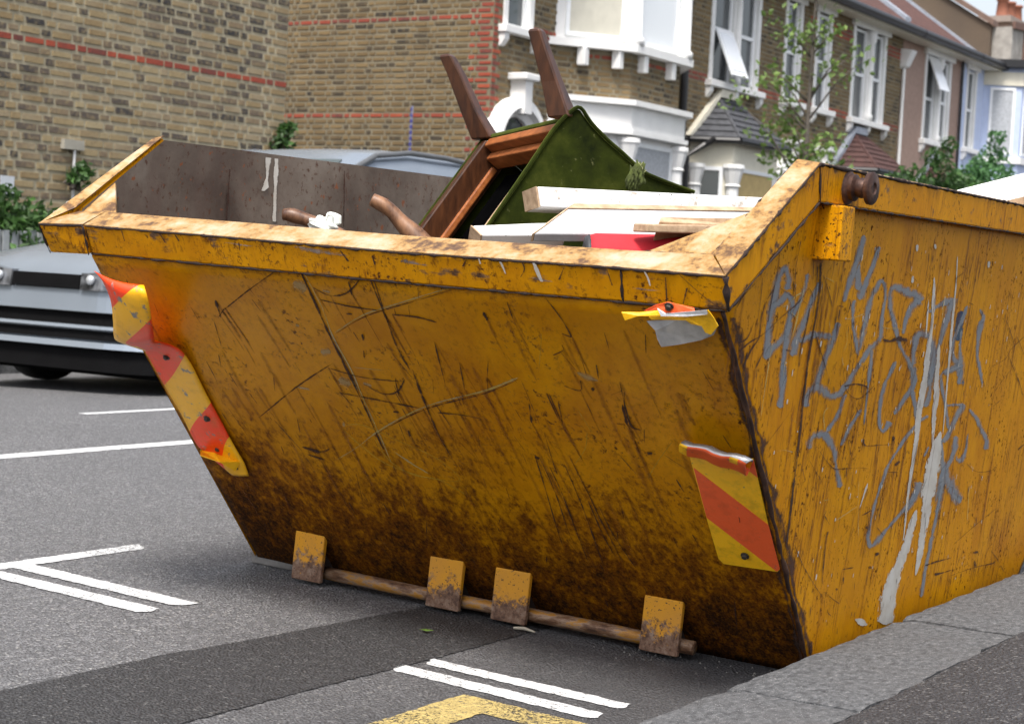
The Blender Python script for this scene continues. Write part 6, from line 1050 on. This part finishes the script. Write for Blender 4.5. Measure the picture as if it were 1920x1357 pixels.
for a, b in (((39.7, 6.88), (41.9, 7.02)), ((41.9, 7.02), (43.8, 6.3)), ((40.55, 6.15), (40.6, 6.95)), ((40.7, 6.9), (41.9, 6.2))):
    MB().slab([(.56, a[0]-L0.y, a[1]-.08), (.56, b[0]-L0.y, b[1]-.08), (.56, b[0]-L0.y, b[1]+.08), (.56, a[0]-L0.y, a[1]+.08)], (.06, 0, 0)).build("timber_strip", plain("brown_timber", (.15, .085, .065), .8), h5)
# brick upstand and its sloping coping beside the roof of the fourth house
it = []
MB().slab([(.10, 39.58-L0.y, 5.9), (.10, 39.58-L0.y, 6.86), (-2.6, 39.58-L0.y, 8.55), (-5, 39.58-L0.y, 8.9), (-5, 39.58-L0.y, 5.9)], (0, .25, 0)).build("party_wall", brick_mat("dark_party_brick", [(0, (.13, .095, .065)), (.3, (.10, .075, .055)), (.6, (.075, .055, .042)), (.8, (.06, .045, .035)), (1, (.04, .033, .03))]), h5)
MB().slab([(.18, 39.50-L0.y, 6.86), (.18, 39.50-L0.y, 6.98), (-2.6, 39.50-L0.y, 8.70), (-2.6, 39.50-L0.y, 8.56)], (0, .36, 0)).build("coping", plain("brown_coping", (.17, .11, .085), .8), h5)
MB().slab([(.02, 39.50-L0.y, 6.06), (.02, 39.50-L0.y, 6.16), (-3.4, 39.50-L0.y, 8.66), (-3.4, 39.50-L0.y, 8.56)], (0, .07, 0)).build("flashing", M_LEADG, h5)
L3 = h3.location; MB().slab([(.06, 34.30-L3.y, 6.20), (.06, 34.62-L3.y, 6.20), (-3.6, 34.62-L3.y, 8.86), (-3.6, 34.30-L3.y, 8.86)], (0, 0, .10)).build("flashing", M_LEADG, h3)
# chimney
ch = MB().box(-.75, .0, -.35, 1.5, 6.0, 7.18).build("chimney", plain("brown_chimney_brick", (.20, .14, .11), .9, var=.3, scale=14), h5)
MB().box(-.82, .07, -.45, 1.6, 7.18, 7.32).build("chimney_cap", plain("chimney_cap_stone", (.28, .23, .20), .9), ch)
M_POT = plain("terracotta_pot", (.26, .10, .06), .8)
for y in (.05, .60, 1.15): MB().lathe((-.3, y, 7.32), (0, 0, 1), [(0, .17), (.05, .15), (.40, .12), (.42, .15), (.47, .15), (.47, .10), (.3, .09)], 14).build("chimney_pot", M_POT, ch, smooth=True)
# the next houses, only their mass, so the street goes on
for i in range(3):
    o = terrace_house(["plain pale house beyond the blue one", "plain brown house second beyond the blue one", "plain grey house third beyond the blue one"][i], 45.05 + i*6, 50.9 + i*6, (M_CREAM, M_RENDER, M_WHITEP)[i], [(46.5+i*6, 48.2+i*6, ZS, ZT)], False, M_BTILE, ridge=(2.2, 6.9))
    window_pair(o, 46.5+i*6, 48.2+i*6, ZS, ZT)
# blue striped pole in front of the gable
bp = MB().tube([(0, 0, 0), (0, 0, 1.0), (.005, 0, 2.42), (.012, 0, 2.62)], .014, 8).build("blue_pole", plain("white_pole", (.22, .22, .32), .5)); bp.location = (-12.7, 17.5, .12); tag(bp, "thin blue and white banded pole in front of the brick gable", "pole")
for k in range(9): MB().lathe((.004, 0, 2.0 + k*.07), (0, 0, 1), [(0, .018), (.04, .018)], 8).build("blue_band", plain("blue_band", (.05, .05, .22), .5), bp)

# ------------------------------------------------------------------ fence, plants and trees
M_FENCE = plain("grey_fence_paint", (.34, .36, .37), .7, var=.15, scale=14)
fe = empty("slatted_fence", (-9.95, 9.0, .13)); tag(fe, "pale grey fence of upright slats below the leafy hedge", "fence")
sl_me = None
for k in range(34):
    y = -2.2 + k*.083
    if sl_me is None: s = MB().box(-.012, .012, 0, .062, 0, .80).build("slat", M_FENCE, fe, .004); sl_me = s
    else: s = sl_me.copy(); link(s, fe)
    s.location = (0, y, random.uniform(-.008, .008))
for z in (.18, .62): box("rail", (-.04, -.013, -2.25, .66, z, z+.07), M_FENCE, fe)
def leaf_mat(name, a, b):
    t = NT(name); oi = t.n("ShaderNodeAttribute"); oi.attribute_name = "rnd"; t.p("Base Color", t.ramp(oi.outputs["Fac"], [(0, a), (.7, b), (1, tuple(min(1, x*1.5) for x in b))])); t.p("Roughness", .55)
    try: t.p("Transmission Weight", 0)
    except Exception: pass
    tr = t.n("ShaderNodeBsdfTranslucent"); tr.inputs[0].default_value = (*[min(1, x*1.4) for x in b], 1); mx = t.n("ShaderNodeMixShader"); mx.inputs[0].default_value = .3
    t.l(t.b.outputs[0], mx.inputs[1]); t.l(tr.outputs[0], mx.inputs[2]); t.l(mx.outputs[0], t.o.inputs[0]); return t.m
def leaves(name, pts, size, mat, parent, seed, shape=1.6):
    rr = random.Random(seed); V = []; F = []; R = []
    for p in pts:
        n = Vector((rr.gauss(0, 1), rr.gauss(0, 1), rr.gauss(.6, 1))).normalized(); t = n.cross(Vector((rr.gauss(0, 1), rr.gauss(0, 1), rr.gauss(0, 1)))).normalized(); b = n.cross(t); s = size*rr.uniform(.6, 1.25); p = Vector(p); k = len(V)
        V += [p - t*s*shape*.5, p + b*s*.42 - t*s*.05*shape + n*s*.08, p + t*s*shape*.5 - n*s*.14, p - b*s*.42 - t*s*.05*shape + n*s*.08]
        F += [(k, k+1, k+2), (k, k+2, k+3)]; r = rr.random(); R += [r, r]
    o = mesh(name, V, F, mat, parent); at = o.data.attributes.new("rnd", 'FLOAT', 'FACE'); at.data.foreach_set("value", R); return o
def cloud(cl, n, seed):
    rr = random.Random(seed); out = []; w = [c[1]**2 for c in cl]
    for _ in range(n):
        c, r = rr.choices(cl, w)[0]; v = Vector((rr.gauss(0, 1), rr.gauss(0, 1), rr.gauss(0, 1))).normalized(); out.append(Vector(c) + Vector((v.x*r, v.y*r, v.z*r*.85))*(rr.random()**.45))
    return out
M_HEDGE = leaf_mat("dark_hedge_leaf", (.018, .045, .012), (.050, .115, .025)); M_BUSH = leaf_mat("fresh_bush_leaf", (.035, .10, .035), (.085, .20, .07)); M_TREE = leaf_mat("yellow_green_leaf", (.055, .105, .02), (.13, .20, .045)); M_BARK = plain("grey_bark", (.10, .085, .07), .9, var=.3, scale=30)
def shrub(name, label, cat, base, cl, n, size, mat, seed, stems=5, group=None):
    o = empty(name, base); tag(o, label, cat, group); rr = random.Random(seed)
    leaves("foliage", cloud(cl, n, seed), size, mat, o, seed)
    b = MB()
    for k in range(stems):
        c, r = rr.choice(cl); b.tube([(rr.uniform(-.1, .1), rr.uniform(-.1, .1), 0), Vector(c)*.5 + Vector((rr.uniform(-.08, .08), rr.uniform(-.08, .08), 0)), Vector(c) + Vector((0, 0, r*.4))], [.02, .014, .005], 6)
    b.build("stems", M_BARK, o); return o
rr = random.Random(4)
shrub("hedge", "dark green leafy hedge with small white flowers above the grey fence", "hedge", (-10.25, 8.6, .13), [((rr.uniform(-.12, .22), rr.uniform(-1.8, .72), rr.uniform(.45, .95) - (.15 if False else 0)), rr.uniform(.16, .28)) for _ in range(30)] + [((.1, .95, .62), .2), ((.05, .75, .8), .2), ((.1, .3, 1.0), .2)], 9000, .05, M_HEDGE, 21, 8)
hd = bpy.data.objects["hedge"]; b = MB(); bmF = [(.33, rr.uniform(-.3, .9), rr.uniform(.6, 1.05)) for _ in range(16)]
for p in bmF: b.lathe(p, (1, -.3, .3), [(0, .006), (.008, .018), (.014, .014)], 6)
b.build("white_flowers", plain("white_petals", (.75, .70, .70), .7), hd)
shrub("wall_plant", "small green plant rooted at the foot of the white pipe", "plant", (-10.82, 10.30, 1.30), [((.03, 0, .10), .11), ((.05, .06, .16), .08)], 160, .05, M_HEDGE, 31, 3)
shrub("wall_plant", "little weed growing out of the building corner beside the gable", "plant", (-10.84, 12.86, 1.78), [((.04, .0, .12), .12), ((.06, .05, .24), .10)], 180, .055, M_HEDGE, 33, 3)
tree = empty("young_tree", (-10.3, 23.9, .12)); tag(tree, "slender young street tree with sparse leaves in front of the terrace", "tree")
b = MB(); rr = random.Random(12); tips = []
b.tube([(0, 0, 0), (.03, .02, 1.4), (-.02, .05, 2.4), (.02, -.03, 3.4), (0, .02, 4.5), (.05, 0, 5.4)], [.06, .05, .042, .03, .02, .008], 8)
for k in range(26):
    z = rr.uniform(1.9, 4.9); a = rr.uniform(0, 6.28); l = rr.uniform(.35, .95)*(1.15 - (z-1.9)*.16); e = Vector((math.cos(a)*l, math.sin(a)*l, z + l*rr.uniform(.5, 1.2)))
    b.tube([(0, 0, z), Vector((e.x*.5, e.y*.5, z + (e.z-z)*.62)), e], [.018, .011, .004], 6); tips += [e, Vector((e.x*.6, e.y*.6, z + (e.z-z)*.7))]
b.build("trunk", M_BARK, tree, smooth=True)
pts = []
for e in tips:
    for _ in range(rr.randint(7, 30)): pts.append(e + Vector((rr.gauss(0, .13), rr.gauss(0, .13), rr.gauss(0, .13))))
leaves("crown", pts, .085, M_TREE, tree, 5, 1.3)
shrub("garden_bush", "dark leafy bush before the brown tiled bay roof", "bush", (-10.6, 30.6, .12), [((rr.uniform(-.5, .5), rr.uniform(-1.1, 1.0), rr.uniform(.8, 2.6)), rr.uniform(.3, .5)) for _ in range(26)] + [((0, -.2, 3.0), .3), ((.1, .1, 3.3), .18)], 9000, .075, M_HEDGE, 41, 10)
shrub("garden_bush", "tall bright green bush before the pale blue house", "bush", (-10.6, 33.4, .12), [((rr.uniform(-.5, .5), rr.uniform(-1.2, 1.1), rr.uniform(.8, 2.9)), rr.uniform(.3, .5)) for _ in range(28)] + [((0, .1, 3.35), .3), ((.1, .0, 3.7), .2), ((0, -.7, 3.1), .22), ((0, .8, 3.1), .25)], 8500, .08, M_BUSH, 43, 12)

# ------------------------------------------------------------------ small litter and chalk marks
def on_road(x, y): return (x, y, road_z(x) + .004)
M_LEAF1 = plain("fallen_green_leaf", (.09, .16, .02), .6); M_TWIG = plain("pale_splinter", (.42, .38, .30), .8); M_GRIT = plain("grit", (.13, .125, .115), .9, var=.4)
lf = mesh("fallen_leaf", [(-.018, 0, .002), (-.006, .007, .004), (.006, .006, .003), (.02, 0, .006), (.006, -.007, .003), (-.006, -.006, .004)], [(0, 1, 2, 3, 4, 5)], M_LEAF1); lf.modifiers.new("th", 'SOLIDIFY').thickness = .0006
lf.location = on_road(-2.20, 3.18); tag(lf, "small green leaf lying on the dark road patch", "leaf")
tw_ = MB().tube([(-.03, 0, .004), (-.005, .004, .006), (.028, -.004, .004)], [.003, .004, .002], 6).build("wood_splinter", M_TWIG); tw_.location = on_road(-2.055, 3.36); tag(tw_, "pale wood splinter on the road below the third hook bracket", "splinter")
rr = random.Random(77); b = MB()
for k in range(150):
    x = rr.uniform(-2.9, -1.42); y = 2.78 + rr.uniform(.55, .72) + rr.gauss(0, .02); s_ = rr.uniform(.0015, .0042); z = road_z(x)
    b.add([(x-s_, y, z), (x, y-s_, z+s_*.3), (x+s_, y, z), (x, y+s_, z+s_*.2), (x, y, z+s_*1.4)], [(0, 1, 4), (1, 2, 4), (2, 3, 4), (3, 0, 4)])
for k in range(90):
    x = rr.uniform(-1.46, -1.386); y = rr.uniform(1.8, 3.4); s_ = rr.uniform(.0015, .0045); z = road_z(x)
    b.add([(x-s_, y, z), (x, y-s_, z+s_*.3), (x+s_, y, z), (x, y+s_, z+s_*.2), (x, y, z+s_*1.4)], [(0, 1, 4), (1, 2, 4), (2, 3, 4), (3, 0, 4)])
gr = b.build("road_grit", M_GRIT, None, kind="stuff"); tag(gr, "loose grit and crumbs along the foot of the skip and gutter", "grit")
